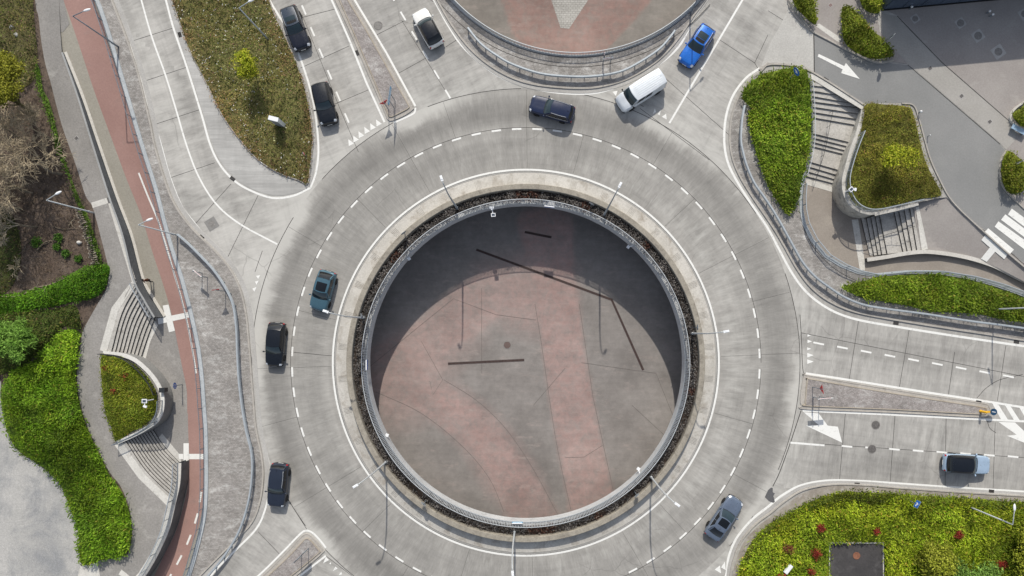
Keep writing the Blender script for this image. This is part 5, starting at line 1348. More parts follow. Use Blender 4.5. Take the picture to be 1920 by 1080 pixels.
    def roof_p(u, v):      # v 0 front .. 1 rear
        f = front_p(u, 1); r_ = rear_p(u, 1); f[1] += 0; q = f + (r_ - f) * v
        q[1] += u * .05 * math.sin(math.pi * v); q[2] += .045 * math.sin(math.pi * v) * (1 - .5 * u * u); return q
    def patch(fn, u0, u1, v0, v1, nu, nv, off, mat, nm, parent=t, flip=False):
        V = []
        for i in range(nu + 1):
            for j in range(nv + 1):
                u = u0 + (u1 - u0) * i / nu; v = v0 + (v1 - v0) * j / nv
                q = fn(u, v); e = .01
                du = fn(u + e, v) - q; dv = fn(u, v + e) - q
                n_ = np.cross(du, dv); n_ /= (np.linalg.norm(n_) + 1e-9)
                c = q - np.array([h * -.15, 0, .9])
                if n_ @ (q - np.array([-.15 * h, 0, .7])) < 0: n_ = -n_
                V.append(q + n_ * off)
        F = [(i * (nv + 1) + j, (i + 1) * (nv + 1) + j, (i + 1) * (nv + 1) + j + 1, i * (nv + 1) + j + 1) for i in range(nu) for j in range(nv)]
        if nm is None: return V, F
        m = MB(); m.add(V, F); return m.build(nm, mat, parent, True)
    m = MB()
    for fn, u0, u1 in ((front_p, -1, 1), (rear_p, -1, 1), (lambda u, v: side_p(1, u, v), 0, 1), (lambda u, v: side_p(-1, u, v), 0, 1)):
        V, F = patch(fn, u0, u1, 0, 1, 8, 4, 0, None, None); m.add(V, F)
    m.build('pillars', pillarcol or body, t, True)
    patch(roof_p, -1.0, 1.0, 0.0, 1.0, 10, 10, .004, roof, 'roof')
    patch(front_p, -.93, .93, .03, .95, 8, 4, .009, glass, 'windscreen')
    rg0, rg1 = (.18, .90) if kind != 'sedan' else (.10, .92)
    patch(rear_p, -.86, .86, rg0, rg1, 8, 4, .009, rearglass or M_CGLASS2, 'rear_window')
    if kind == 'van':
        for s in (-1, 1): patch(lambda u, v: side_p(s, u, v), .06, .28, .15, .88, 4, 3, .009, M_CGLASS2, 'side_window'); patch(lambda u, v: side_p(s, u, v), .31, .52, .18, .86, 4, 3, .009, M_CGLASS2, 'side_window')
    else:
        for s in (-1, 1):
            patch(lambda u, v: side_p(s, u, v), .10, .47, .06, .90, 5, 3, .009, M_CGLASS2, 'side_window'); patch(lambda u, v: side_p(s, u, v), .50, .90 if kind != 'sedan' else .84, .08, .90, 5, 3, .009, M_CGLASS2, 'side_window')
            V = [side_p(s, u, .03) + np.array([0, s * .014, .0]) for u in np.linspace(.08, .92, 9)]
            if chrome: m = MB(); m.tube(V, .014, 5); m.build('window_trim', M_CHROME, t)
    if sunroof:
        for (v0, v1, mt) in sunroof: patch(roof_p, -.72, .72, v0, v1, 6, 5, .014, mt, 'roof_glass')
    for i in range(ribs):
        u = -.7 + 1.4 * i / (ribs - 1)
        V = [roof_p(u, v) + np.array([0, 0, .018]) for v in np.linspace(.10, .93, 8)]; m = MB(); m.tube(V, .022, 5); m.build('roof_rib', roof, t)
    if rails:
        for s in (-1, 1):
            V = [roof_p(s * .93, v) + np.array([0, s * .012, .045 if 0.04 < v < .9 else .0]) for v in np.linspace(.02, .92, 12)]
            m = MB(); m.tube(V, .022, 6); m.build('roof_rail', rails, t)
    V = roof_p(0, .90); m = MB(); m.add([V + np.array(q) for q in ((.14, 0, .0), (-.06, .03, .0), (-.06, -.03, .0), (-.08, 0, .07))], [(0, 1, 3), (0, 3, 2), (1, 2, 3)]); m.build('aerial_fin', M_TRIM, t)
    if spoiler: patch(roof_p, -.9, .9, .90, 1.06, 6, 2, .03, spoiler, 'spoiler')
    # lamps on the corners
    for s in (-1, 1):
        for nm, a0, a1, mt, zc in (('headlight', .86, .955, M_LENS, 0), ('tail_light', -.985, -.95, M_TAIL, 0)):
            V = []; us = np.linspace(a0, a1, 5)
            for X in us * h:
                Wx = wid(X); T = ztop(X)
                for fy, dz in ((.74 if nm == 'headlight' else .84, .008), (.86, .0), (.93, -.035), (.985, -.12), (1.0, -.2)): V.append((X, s * (fy * Wx + .010), T + dz + .010))
            F = [(i * 5 + j, (i + 1) * 5 + j, (i + 1) * 5 + j + 1, i * 5 + j + 1) for i in range(4) for j in range(4)]
            m = MB(); m.add(V, F); m.build(nm, mt, t, True)
        X = sp['cowl'] * h - .16
        m = MB(); m.sphere((X, s * (wid(X) + .10), b + .05), (.085, .11, .085), 10); m.box((X, s * (wid(X) - .01), b + .0), (.06, .12, .04)); m.build('door_mirror', body if kind != 'van' else M_TRIM, t, True)
    # bumpers, sills
    for s, X in ((1, h), (-1, -h)):
        ys = np.linspace(-.9, .9, 9); V = []
        for q in ys:
            xx = X - s * (.02 + .20 * abs(q) ** 2.4)
            V.append((xx + s * .02, q * w0, .40))
        m = MB(); m.tube(V, .07, 6); m.build('bumper', M_TRIM, t, True)
        m = MB(); m.box((X + s * .012, 0, .50), (.02, .5, .11)); m.build('number_plate', M_PLATE, t)
    wr = .33 if kind not in ('suv', 'van') else .36
    for sx in (.60, -.58):
        for s in (-1, 1):
            wo = bpy.data.objects.new('wheel', None); COL.objects.link(wo); wo.parent = t; wo.location = (sx * h, s * (w0 - .085), wr)
            m = MB(); m.lathe([(wr * .62, -.10), (wr * .95, -.11), (wr, -.07), (wr, .07), (wr * .95, .11), (wr * .62, .10)], axis='Y', n=20); m.build('tyre', M_BLACK, wo, True)
            m = MB(); m.lathe([(wr * .64, s * .02), (wr * .62, s * .095), (wr * .2, s * .085), (.02, s * .10)], axis='Y', n=20); m.build('rim', M_RIM, wo)
    return t
PB = paint_mat('paint_black', (.006, .009, .015)); PBB = paint_mat('paint_blue_black', (.009, .012, .024)); PNV = paint_mat('paint_navy', (.013, .022, .060)); PWH = paint_mat('paint_white', (.74, .74, .72))
PSV = paint_mat('paint_silver', (.15, .19, .26), .35, .3); PSVB = paint_mat('paint_pale_blue_silver', (.40, .52, .66), .3, .3); PBL = paint_mat('paint_bright_blue', (.018, .15, .58), .15, .28); PTL = paint_mat('paint_teal_grey', (.06, .13, .175), .2, .32)
PDG = paint_mat('paint_dark_slate', (.022, .030, .050), .1, .32); PVAN = paint_mat('paint_van_white', (.66, .70, .74), .1, .38)
GR = 'cars driving on and around the roundabout'
G2 = M_CGLASS2
make_car('black estate car with open sunroof and bright roof rails nearest the top edge', 553, 52, (567, 94), (536, 9), 4.50, 1.86, 1.48, 'wagon', PBB, sunroof=[(.10, .24, M_BLACK), (.26, .50, M_CGLASS)], rails=M_CHROME, group=GR, chrome=True, roof=paint_mat('paint_roof_sky_sheen', (.04, .055, .08)))  # sky reflection on the black roof painted in as lighter blue grey
make_car('black sport utility car waiting at the give way triangles', 608, 194, (617, 232), (599, 157), 4.25, 1.85, 1.62, 'suv', PB, rails=M_TRIM, group=GR)
make_car('white compact car with black roof driving away on the north exit', 802, 52, (785, 17), (822, 85), 4.0, 1.82, 1.58, 'hatch', PWH, roof=PB, pillarcol=PB, sunroof=[(.15, .85, PB)], rails=M_TRIM, group=GR)
make_car('navy blue estate car with bright roof rails driving in the ring below the cobbled apron', 1035, 204, (994, 194), (1077, 218), 4.55, 1.84, 1.47, 'wagon', PNV, rails=M_CHROME, group=GR, chrome=True)
make_car('silver white panel van with ribbed roof entering the ring', 1201, 172, (1160, 201), (1246, 146), 5.15, 1.95, 1.92, 'van', PVAN, group=GR, cat='van', ribs=7, name='van')
make_car('bright blue estate car with black roof glass behind the van', 1307, 85, (1281, 122), (1332, 46), 4.50, 1.86, 1.48, 'wagon', PBL, sunroof=[(.06, .24, M_BLACK), (.26, .64, M_CGLASS)], rails=M_CHROME, group=GR)
make_car('teal grey hatchback with dark roof glass on the inner lane of the ring', 605, 545, (595, 584), (617, 507), 4.10, 1.88, 1.56, 'hatch', PTL, sunroof=[(.06, .62, M_CGLASS2)], group=GR, spoiler=paint_mat('paint_dark_spoiler', (.03, .035, .04)))
make_car('black hatchback with a red tail light on the outer lane left of the teal car', 516, 646, (514, 687), (520, 606), 4.40, 1.80, 1.50, 'hatch', PB, group=GR)
make_car('dark slate estate car with roof rails leaving the ring at lower left', 521, 910, (518, 950), (526, 871), 4.40, 1.84, 1.56, 'suv', PDG, rails=M_CHROME, group=GR)
make_car('slate silver saloon with dark roof glass at the lower right of the ring', 1358, 972, (1380, 937), (1332, 1008), 4.75, 1.88, 1.46, 'sedan', PSV, sunroof=[(.04, .66, M_CGLASS2)], group=GR, chrome=True)
make_car('silver sport utility car with black roof driving on the east road', 1813, 870, (1857, 872), (1770, 867), 4.60, 1.90, 1.66, 'suv', PSVB, roof=PB, pillarcol=PB, group=GR, rails=M_TRIM)
# ================================================================ LAMPS
def lamp(label, base, head, h, z0=0.0, hh=.25, elbow=None, group=None, tiltbase=0.0, kind='mast', mat=None):
    """mast at survey point base; head: survey point where the lamp head shows, at height h+hh"""
    b = np.array(P(base[0], base[1], z0)); hd = np.array(P(head[0], head[1], z0 + h + hh))
    t = thing('street_lamp', label, 'street lamp', tuple(b), group=group)
    mt = mat or M_LAMP
    m = MB(); 
    if kind == 'mast':
        m.tube([(0, 0, 0), (0, 0, .9), (0, 0, 1.0), (0, 0, h)], [.095, .09, .075, .05], 10); m.build('pole', mt, t, True)
        d = hd - b; q = np.array([d[0], d[1]]); L = np.hypot(*q); u = q / L
        m = MB(); m.tube([(0, 0, h - .08), (u[0] * .12, u[1] * .12, h + .04), (u[0] * L * .6, u[1] * L * .6, h + hh * .7), (u[0] * (L - .28), u[1] * (L - .28), h + hh)], [.05, .045, .04, .035], 8); m.build('arm', mt, t, True)
        a = math.atan2(u[1], u[0]); 
        m = MB(); V = MB(); V.sphere((0, 0, 0), (.36, .12, .08), 14); R = Matrix.Rotation(a, 3, 'Z')
        m.add([tuple(R @ Vector(v) + Vector((u[0] * (L + .02), u[1] * (L + .02), h + hh + .02))) for v in V.v], V.f); m.build('lamp_head', M_LAMPW, t, True)
    else:
        d = hd - b; q = np.array([d[0], d[1]]); L = np.hypot(*q); u = q / L
        path = [(0, 0, 0), (0, 0, 1.2), (0, 0, h * .55)] + [(u[0] * L * f ** 2 * .92, u[1] * L * f ** 2 * .92, h * .55 + (h * .45 + hh) * (1 - (1 - f) ** 1.6)) for f in np.linspace(.15, 1, 9)]
        m = MB(); m.tube(path, [.10, .095, .075] + list(np.linspace(.07, .04, 9)), 10); m.build('pole', mt, t, True)
        m = MB(); m.lathe([(.17, 0), (.17, .05), (.12, .06), (.12, .5), (.09, .52)], n=12); m.build('base', mt, t)
        a = math.atan2(u[1], u[0]); m = MB(); c = (u[0] * (L * .92 + .26), u[1] * (L * .92 + .26), h + hh)
        m.box(c, (.52, .22, .09), a); m.box((c[0] + u[0] * .05, c[1] + u[1] * .05, c[2] + .065), (.30, .16, .05), a); m.build('lamp_head', M_LAMPW, t)
    m = MB(); m.box((.0, -.09, 1.0), (.10, .02, .4)); m.build('service_door', M_STEELD, t)
    return t
GL = 'street lamps round the junction'
zlow = lambda x, y: float(zl(np.array([[x, y]]))[0])
zup_ = lambda x, y: float(zu(np.array([[x, y]]))[0])
HM = 6.75
lamp('street lamp at the top left on the cobbled verge reaching over the red cycle lane', (222, 88), (163, 19), HM, .1, group=GL, mat=M_STEELD)
lamp('street lamp at the woodland edge reaching over bare soil beside the stakes', (176, 399), (109, 362), HM, zup_(176, 399), hh=.2, group=GL)
lamp('street lamp at the upper end of the left guard rail', (333, 441), (280, 412), HM, .1, group=GL)
lamp('street lamp rising from the meadow of the teardrop island at the top edge', (503, 74), (471, 1), HM, .05, group=GL, mat=M_STEEL)
lamp('street lamp with bent arm standing in the large lower right bed', (1812, 948), (1902, 952), HM, .05, group=GL)
lamp('street lamp leaning out of the picture from the long bed at the right edge', (1861, 580), (1950, 540), HM, .05, group=GL)
lamp('street lamp at the top edge of the cobbled apron by the north east road', (1294, 27), (1350, -70), HM, .1, group=GL, mat=M_STEELD)
RH = 8.2
for base, head, lb in (((857, 390), (829, 338), 'ring lamp at the upper left of the central pit'), ((1133, 402), (1161, 350), 'ring lamp at the upper right of the central pit'), ((683, 596), (614, 585), 'ring lamp on the left of the pit whose head hangs by the teal car'),
                       ((1297, 625), (1358, 622), 'ring lamp on the right side of the central pit'), ((724, 866), (670, 909), 'ring lamp at the lower left of the central pit'), ((1220, 893), (1267, 944), 'ring lamp at the lower right of the central pit'), ((965, 995), (961, 1072), 'ring lamp at the very bottom of the central pit')):
    lamp(lb, base, head, RH, .3, hh=.15, group='ring lamps standing in the planter', kind='ring', mat=M_LAMP if base[1] > 500 else M_STEEL)
# ================================================================ SPOTLIGHTS, PANELS
def spot(label, x, y, z, rz=0.0, size=(.30, .30, .16), dark=True, arm=None, cat='floodlight', name='floodlight', post=None):
    b = P(x, y, z); t = thing(name, label, cat, b, rz)
    m = MB(); m.box((0, 0, 0), size); m.build('housing', M_LAMPW, t)
    if dark: m = MB(); m.box((0, 0, size[2] / 2 + .006), (size[0] * .7, size[1] * .62, .012)); m.build('panel', plain('solar_glass', (.06, .08, .11), .15), t)
    if arm: m = MB(); m.tube([(0, 0, 0), arm], .045, 8); m.build('bracket', M_LAMPW, t)
    if post: m = MB(); m.tube([(0, 0, -post), (0, 0, -.05)], .05, 8); m.build('post', M_LAMPW, t)
    return t
spot('small square white floodlight on the upper left of the pit edge', 767, 485, -.2, .6, arm=(-.3, .3, .2), dark=False)
spot('small square white floodlight on the upper right of the pit edge', 1178, 463, -.2, -.6, arm=(.3, .3, .2), dark=False)
spot('small square white floodlight on the lower left of the pit edge', 726, 816, -.2, -.4, arm=(-.35, -.1, .2), dark=False)
spot('small square white floodlight on the lower right of the pit edge', 1197, 879, -.2, -.6, arm=(.3, -.3, .2), dark=False)
t = spot('white bracket lamp with dark square panel hanging over the top of the pit', 925, 403, .5, .1, (.44, .36, .12), arm=(-.1, .75, 0))
m = MB(); m.box((-.1, .75, 0), (.5, .22, .16), -.1); m.box((-.09, .58, 0), (.2, .14, .12)); m.build('mount', M_LAMPW, t)
t = spot('white floodlight with square panel on a post in the small walled bed', 271, 752, .9, 0, (.50, .40, .12), post=1.6, arm=(.0, -.55, -.05))
m = MB(); m.box((.03, -.55, -.05), (.36, .20, .14), -.3); m.build('lamp_head', M_LAMPW, t)
t = spot('white floodlight with square panel in the corner of the dull green bed', 1596, 355, 1.4, .7, (.46, .40, .12), post=1.3, arm=(.3, -.25, -.05))
m = MB(); m.box((.32, -.28, -.05), (.30, .2, .14), .7); m.build('lamp_head', M_LAMPW, t)
# railing panels
M_BLUE = plain('sign_blue', (.015, .13, .50), .4, var=.04); M_SWHITE = plain('sign_white', (.82, .83, .84), .4, var=.03); M_SRED = plain('sign_red', (.55, .02, .03), .4, var=.04); M_YEL = plain('sign_yellow', (.75, .42, .02), .5, var=.05); M_SIGNB = plain('sign_back_grey', (.30, .32, .34), .5, .2)
def rail_panel(label, x, y, ang, w=1.0, col=None, z=.75):
    b = P(x, y, z); t = thing('sign_panel', label, 'sign', b, ang)
    m = MB(); m.box((0, 0, 0), (w, .04, .55)); m.build('board', col or M_BLUE, t)
    m = MB(); m.box((0, 0, .29), (w, .10, .03)); m.box((-.0, .024, .02), (w * .86, .006, .12)); m.build('white_band', M_SWHITE, t)
rail_panel('pale blue and white panel on the railing at the bottom of the pit', 970, 980, 0, 1.05, plain('sign_pale_blue', (.12, .42, .68), .4))
rail_panel('dark blue panel with white edge on the railing left of the pit', 688, 684, math.pi / 2, 1.0)
rail_panel('dark blue panel on the railing at the top of the pit', 1030, 388, -.13, 1.0)
# ================================================================ TRAFFIC SIGNS
def disc_v(m, r, y, n=20, sx=1.0, mi=0, z=0.0):
    m.add([(0, y, z)] + [(r * sx * math.cos(2 * math.pi * k / n), y, z + r * math.sin(2 * math.pi * k / n)) for k in range(n)], [(0, k + 1, (k + 1) % n + 1) for k in range(n)], mi)
def sign(label, x, y, face, shape, h=2.4, z0=.1, size=.45, posts=((0, 0),), col=None, postmat=None, sym=None, cat='traffic sign', w=None, hgt=None):
    """face = survey-plane heading (deg, 0 = +x, 90 = up the picture) the front looks towards"""
    b = P(x, y, z0); rz = math.radians(face) - math.pi / 2     # local +y is the front
    t = thing('traffic_sign', label, cat, b, rz)
    m0 = MB(); m0.tube([(0, 0, 0), (0, 0, h + .3)], .038, 8); proto = m0.build('post', postmat or M_STEELD, t)
    for i, (a, c) in enumerate(posts):
        o = proto if i == 0 else proto.copy()
        if i: COL.objects.link(o); o.parent = t
        o.location = (a, c, 0)
    if shape == 'disc':
        m = MB(); m.lathe([(size, -.012), (size, .012)], (0, .05, h), 22, axis='Y'); m.build('board', M_SIGNB, t)
        m = MB(); disc_v(m, size * .97, .064, z=h); m.build('face', col or M_BLUE, t)
        m = MB()
        if sym == 'arrow':
            m.add([(q[0] * size, .068, h + q[1] * size) for q in ((.55, .45), (.15, .1), (-.42, .1), (-.42, -.12), (.0, -.12), (-.2, -.35)[:2], (.35, -.55), (.45, -.1))][:4] , [(0, 1, 2, 3)])
            m.add([(q[0] * size, .069, h + q[1] * size) for q in ((-.6, .6 - .6), (.1, .5), (.1, .16), (.62, .16), (.62, -.16), (.1, -.16), (.1, -.5))], [tuple(range(7))])
        else:
            for a in (0, 2.09, 4.19):
                c_, s_ = math.cos(a), math.sin(a)
                m.add([((c_ * q[0] - s_ * q[1]) * size, .068, h + (s_ * q[0] + c_ * q[1]) * size) for q in ((.45, -.3), (.62, .0), (.62, .35), (.2, .22), (.38, .10), (.28, -.2))], [(0, 1, 2, 3, 4, 5)])
        m.build('symbol', M_SWHITE, t)
    elif shape == 'tri':
        def tri(s_, y_): return [(-s_, y_, h + s_ * .6), (s_, y_, h + s_ * .6), (0, y_, h - s_ * 1.15)]
        m = MB(); m.add(tri(size, .03) + tri(size, .05), [(0, 1, 2), (3, 5, 4), (0, 3, 4, 1), (1, 4, 5, 2), (2, 5, 3, 0)]); m.build('board', M_SRED, t)
        m = MB(); m.add(tri(size * .66, .055), [(0, 2, 1)]); m.build('face', M_SWHITE, t)
    elif shape == 'rect':
        W_, H_ = w or .6, hgt or .6
        m = MB(); m.box((0, .05, h), (W_, .025, H_)); m.build('board', M_SIGNB, t)
        m = MB(); m.box((0, .064, h), (W_ * .96, .006, H_ * .94)); m.build('face', col or M_BLUE, t)
        m = MB()
        if sym == 'car':   # white trailer/car pictogram
            for bx_ in ((-.06, -.05, .52, .10), (.0, .06, .28, .14), (.0, .19, .08, .18)): m.box((bx_[0] * W_, .069, h + bx_[1] * H_), (bx_[2] * W_, .004, bx_[3] * H_))
            for xx in (-.2, .14): m.lathe([(.08 * H_, -.002), (.08 * H_, .002)], (xx * W_, .069, h - .16 * H_), 10, axis='Y')
        elif sym == 'dir':
            m.box((0, .0695, h + H_ * .25), (W_ * .8, .004, H_ * .1)); m.box((0, .0695, h), (W_ * .7, .004, H_ * .1)); m.box((0, .0695, h - H_ * .25), (W_ * .8, .004, H_ * .1))
        else: m.box((0, .0695, h), (W_ * .7, .004, H_ * .16))
        m.build('symbol', M_SWHITE if (col is not M_SWHITE) else M_SRED, t)
    return t
sign('red edged give way sign on the tip of the cobbled north splitter island', 729, 206, 120, 'tri', 2.1, size=.46)
sign('large pale blue direction board on two posts on the north splitter island', 740, 196, -8, 'rect', 2.6, posts=((-.35, 0), (.35, 0)), w=1.8, hgt=.7, col=plain('sign_sky_blue', (.10, .38, .62), .4), sym='dir')
sign('give way sign on the tip of the cobbled east splitter island', 1523, 726, 10, 'tri', 2.2, size=.46)
sign('narrow white direction board on the east splitter island', 1530, 744, 95, 'rect', 2.3, posts=((-.3, 0), (.3, 0)), w=1.6, hgt=.45, col=M_SWHITE)
sign('white direction board on two posts on the lower left splitter island', 573, 1034, 135, 'rect', 1.9, posts=((-.55, 0), (.45, 0)), w=1.75, hgt=.7, col=M_SWHITE)
sign('white direction board with posts behind the north guard rail', 1137, 119, -82, 'rect', 1.5, posts=((-.38, 0), (.38, 0)), w=1.1, hgt=.3, col=M_SWHITE)
sign('small red and white sign beside the white board on the cobbled apron', 1131, 116, 170, 'rect', 1.9, w=.35, hgt=.5, col=M_SRED)
sign('white direction board on two posts on the left cobbled verge', 384, 516, 50, 'rect', 1.6, posts=((-.35, 0), (.35, 0)), w=1.1, hgt=.35, col=M_SWHITE)
sign('small sign seen edge on behind the left guard rail', 423, 546, 100, 'tri', 1.9, size=.4)
sign('round blue sign with white arrow in the bright green bed beside the stairway', 1476, 152, 210, 'disc', 2.6, size=.46, sym='arrow')
sign('square blue sign with white pictogram in the large lower right bed', 1697, 935, 150, 'rect', 2.3, w=.75, hgt=.75, sym='car')
sign('small round blue cycle sign beside the red cycle lane below the round bed', 342, 721, 5, 'disc', 1.6, z0=-2.8, size=.34, sym='cyc')
sign('round red and white sign above the long hedge by the shaded plaza', 1648, 88, -40, 'disc', 2.6, size=.34, col=M_SWHITE)
sign('small red sign at the lower tip of the teardrop meadow', 575, 293, 20, 'rect', 1.0, w=.3, hgt=.3, col=M_SRED)
sign('orange sign on a post in the shrub bed at the right edge', 1893, 310, -60, 'rect', 1.6, w=.9, hgt=.12, col=plain('sign_orange', (.7, .25, .08), .5))
for i, (x, y, f, lb) in enumerate(((686, 593, 200, 'small round blue sign in the planter beside the left ring lamp'), (1301, 614, 0, 'small round blue sign in the planter beside the right ring lamp'), (799, 938, 230, 'small round blue sign in the planter at the lower left'), (1190, 922, 310, 'small round blue sign in the planter at the lower right'),
                                   (762, 441, 130, 'small round blue sign in the planter at the upper left'), (1107, 388, 60, 'small round blue sign in the planter at the upper right'))):
    sign(lb, x, y, f, 'disc', 1.35, z0=.3, size=.30, sym='arrow')
# yellow bollard with blue disc at the nose of the east island
b = P(1838, 771, .1); t = thing('beacon_bollard', 'yellow bollard with dark blue keep side disc at the nose of the east splitter island', 'bollard', b)
m = MB(); m.lathe([(.15, 0), (.15, .08), (.12, .1), (.12, 1.0), (.08, 1.04)], n=14); m.build('column', M_YEL, t, True)
m = MB(); m.box((.42, 0, .55), (.65, .18, .1)); m.build('bracket', M_YEL, t)
m = MB(); m.lathe([(.34, -.02), (.34, .02)], (.95, 0, .62), 20); m.build('disc', plain('sign_deep_blue', (.02, .06, .12), .4), t); m = MB(); m.box((.95, 0, .645), (.36, .06, .01), -.2); m.build('symbol', M_SWHITE, t)
# white display cabinet on the meadow
b = P(527, 234, .1); t = thing('sign_pillar', 'white advertising pillar standing on the meadow of the teardrop island', 'pillar', b, -.25)
m = MB(); m.box((0, 0, 1.0), (.95, .38, 2.0)); m.build('body', M_SWHITE, t); m = MB(); m.box((0, 0, 2.02), (.99, .42, .05)); m.build('cap', M_LAMPW, t); m = MB(); m.box((0, -.195, 1.05), (.8, .012, 1.6)); m.build('poster_frame', M_SIGNB, t)
# white box and small device at the lower right
b = P(1478, 1067, 1.15); t = thing('floodlight', 'white box floodlight lying in the lower left corner of the large right bed', 'floodlight', b, .9)
m = MB(); m.box((0, 0, 0), (1.0, .36, .3)); m.build('housing', M_LAMPW, t); m = MB(); m.box((0, 0, .156), (.8, .24, .01)); m.build('panel', M_SWHITE, t); m = MB(); m.tube([(0, 0, -.7), (0, 0, -.1)], .05, 8); m.build('post', M_STEEL, t)
b = P(1911, 243, .5); t = thing('bench', 'pale blue bench beside the concrete edged bed at the right border', 'bench', b, -.5)
m = MB(); m.box((0, 0, 0), (1.6, .5, .07)); m.build('seat', plain('bench_blue', (.32, .45, .58), .4), t)
for s_ in (-.6, .6): m = MB(); m.box((s_, 0, -.24), (.08, .42, .42)); m.build('leg', M_STEELD, t)
# bollards
for x, y, lb in ((1705, 17, 'white ball bollard beside the dark building front'), (1850, 25, 'upper of two white ball bollards close together in the shaded plaza'), (1856, 31, 'lower of two white ball bollards close together in the shaded plaza'), (1722, 212, 'white ball bollard on the corner between the dull green bed and the street'), (1739, 256, 'tiny white ball bollard on the street edge beside the dull green bed')):
    b = P(x, y, .02); t = thing('bollard', lb, 'bollard', b, group='white ball bollards'); r_ = .12 if 'tiny' not in lb else .06
    m = MB(); m.lathe([(r_ * .6, 0), (r_ * .6, .45)], n=10); m.build('post', M_STEELD, t); m = MB(); m.sphere((0, 0, .5), r_, 12); m.build('cap', M_SWHITE, t, True)
# manholes and drain grates
M_IRON = mottled('cast_iron', (.10, .095, .09), (.15, .14, .135), big=5, var=.25); M_IRONL = mottled('worn_iron', (.20, .19, .18), (.27, .26, .245), big=4, var=.2)
def manhole(x, y, lb, r=.38, mat=None, frame=None, z=.012, fs=1.0):
    b = P(x, y, z); t = thing('manhole_cover', lb, 'manhole cover', b, .4 if frame is None else frame[1], group='manhole covers')
    m = MB(); m.lathe([(r, 0), (r, .008), (r * .88, .010), (r * .86, .004), (r * .5, .006), (r * .45, .010)], n=26); m.build('lid', mat or M_IRON, t)
    m = MB()
    if frame: m.box((0, 0, -.003), (frame[0], frame[0], .008)); m.build('frame', frame[2], t)
    else: m.lathe([(r + .07, -.003), (r + .07, .004), (r + .01, .005), (r + .01, -.003)], n=26); m.build('frame', M_IRONL, t)
FR = plain('frame_concrete', (.24, .235, .225), .9, var=.1)
manhole(397, 420, 'manhole with a square patch on the left approach road', .34, M_IRONL, (1.15, .55, FR)); manhole(709, 48, 'round manhole on the north exit road beside the splitter island', .38, M_IRONL)
manhole(1642, 797, 'dark round manhole on the east road right of the large white arrow'); manhole(1635, 842, 'round manhole on the dashed line of the east road', .38)
manhole(951, 647, 'round manhole in the middle of the sunlit pit floor', .36, plain('manhole_brown', (.14, .10, .09), .8), None, ZP + .016)
FP = plain('frame_plaza', (.43, .42, .405), .9, var=.1); FPD = plain('frame_plaza_grey', (.42, .41, .40), .9, var=.1)
for x, y, lb, r_, s_ in ((1716, 35, 'square framed manhole nearest the building in the shaded plaza', .3, 1.0), (1801, 43, 'manhole in a pale square frame in the middle of the shaded plaza', .37, 1.15), (1834, 67, 'left manhole of a close pair in the shaded plaza', .40, 1.35), (1872, 97, 'right manhole of a close pair at the edge of the building shadow', .40, 1.5), (1921, 26, 'manhole cut by the right picture edge in the shaded plaza', .35, 1.3)):
    manhole(x, y, lb, r_, M_IRONL, (s_ * .8, .6, FP if s_ > 1.1 else FPD), .022)
def grate(x, y, a, lb, w=.55, l_=.32, z=.014):
    b = P(x, y, z); t = thing('drain_grate', lb, 'drain grate', b, math.radians(a), group='gully grates along the kerbs')
    m = MB(); m.box((0, 0, 0), (w, l_, .012)); m.build('frame', M_BLACK, t)
    m = MB()
    for k in range(5): m.box((-w * .4 + w * .2 * k, 0, .009), (w * .07, l_ * .84, .006))
    m.build('bars', M_IRON, t)
for x, y, a, lb in ((337, 65, -72, 'gully grate beside the left side of the teardrop meadow near the top'), (265, 169, -72, 'pair gully at the left edge line of the left approach road'), (544, 106, -72, 'gully grate beside the upper right side of the teardrop meadow'), (670, 99, -68, 'gully grate on the left side of the north splitter island'),
                    (707, 81, -60, 'gully grate on the right side of the north splitter island'), (436, 335, -38, 'gully grate on the curved lower margin of the teardrop island'), (1680, 606, -8, 'gully grate under the guard rail of the east road'), (1906, 641, -8, 'gully grate by the kerb at the right picture edge'),
                    (1607, 908, -2, 'gully grate left of the blue square sign on the lower right kerb'), (1859, 921, -5, 'gully grate on the lower right kerb below the silver car'), (1835, 754, -10, 'gully grate on the upper edge of the east splitter nose'), (1831, 780, -4, 'gully grate on the lower edge of the east splitter nose'), (1672, 108, 20, 'gully grate at the tip of the long yellow green hedge'),
                    (1548, 149, -32, 'gully grate at the kerb above the long stairway'), (1305, 24, 55, 'gully grate at the kerb of the north east road near the top'), (378, 445, -40, 'gully grate at the kerb beside the squared manhole')):
    grate(x, y, a, lb)
for x, y, lb in ((1744, 128, 'small square inspection cover nearest the shade on the pale band'), (1803, 180, 'small square inspection cover in the middle of the pale band'), (1856, 228, 'small square inspection cover at the lower end of the pale band'), (1557, 10, 'reddish square inspection cover on the pavement between the hedges'), (143, 259, 'small square inspection cover on the upper grey path')):
    b = P(x, y, .03 if x > 200 else zup_(x, y) + .03); b = (b[0], b[1], b[2] + (.03 if x == 1557 else 0)); t = thing('inspection_cover', lb, 'inspection cover', b, .7); m = MB(); m.box((0, 0, 0), (.34, .30, .012)); m.build('lid', M_IRON if x != 1557 else plain('lid_reddish', (.22, .16, .15), .8), t); m = MB(); m.box((0, 0, -.005), (.42, .38, .01)); m.build('frame', FPD, t)
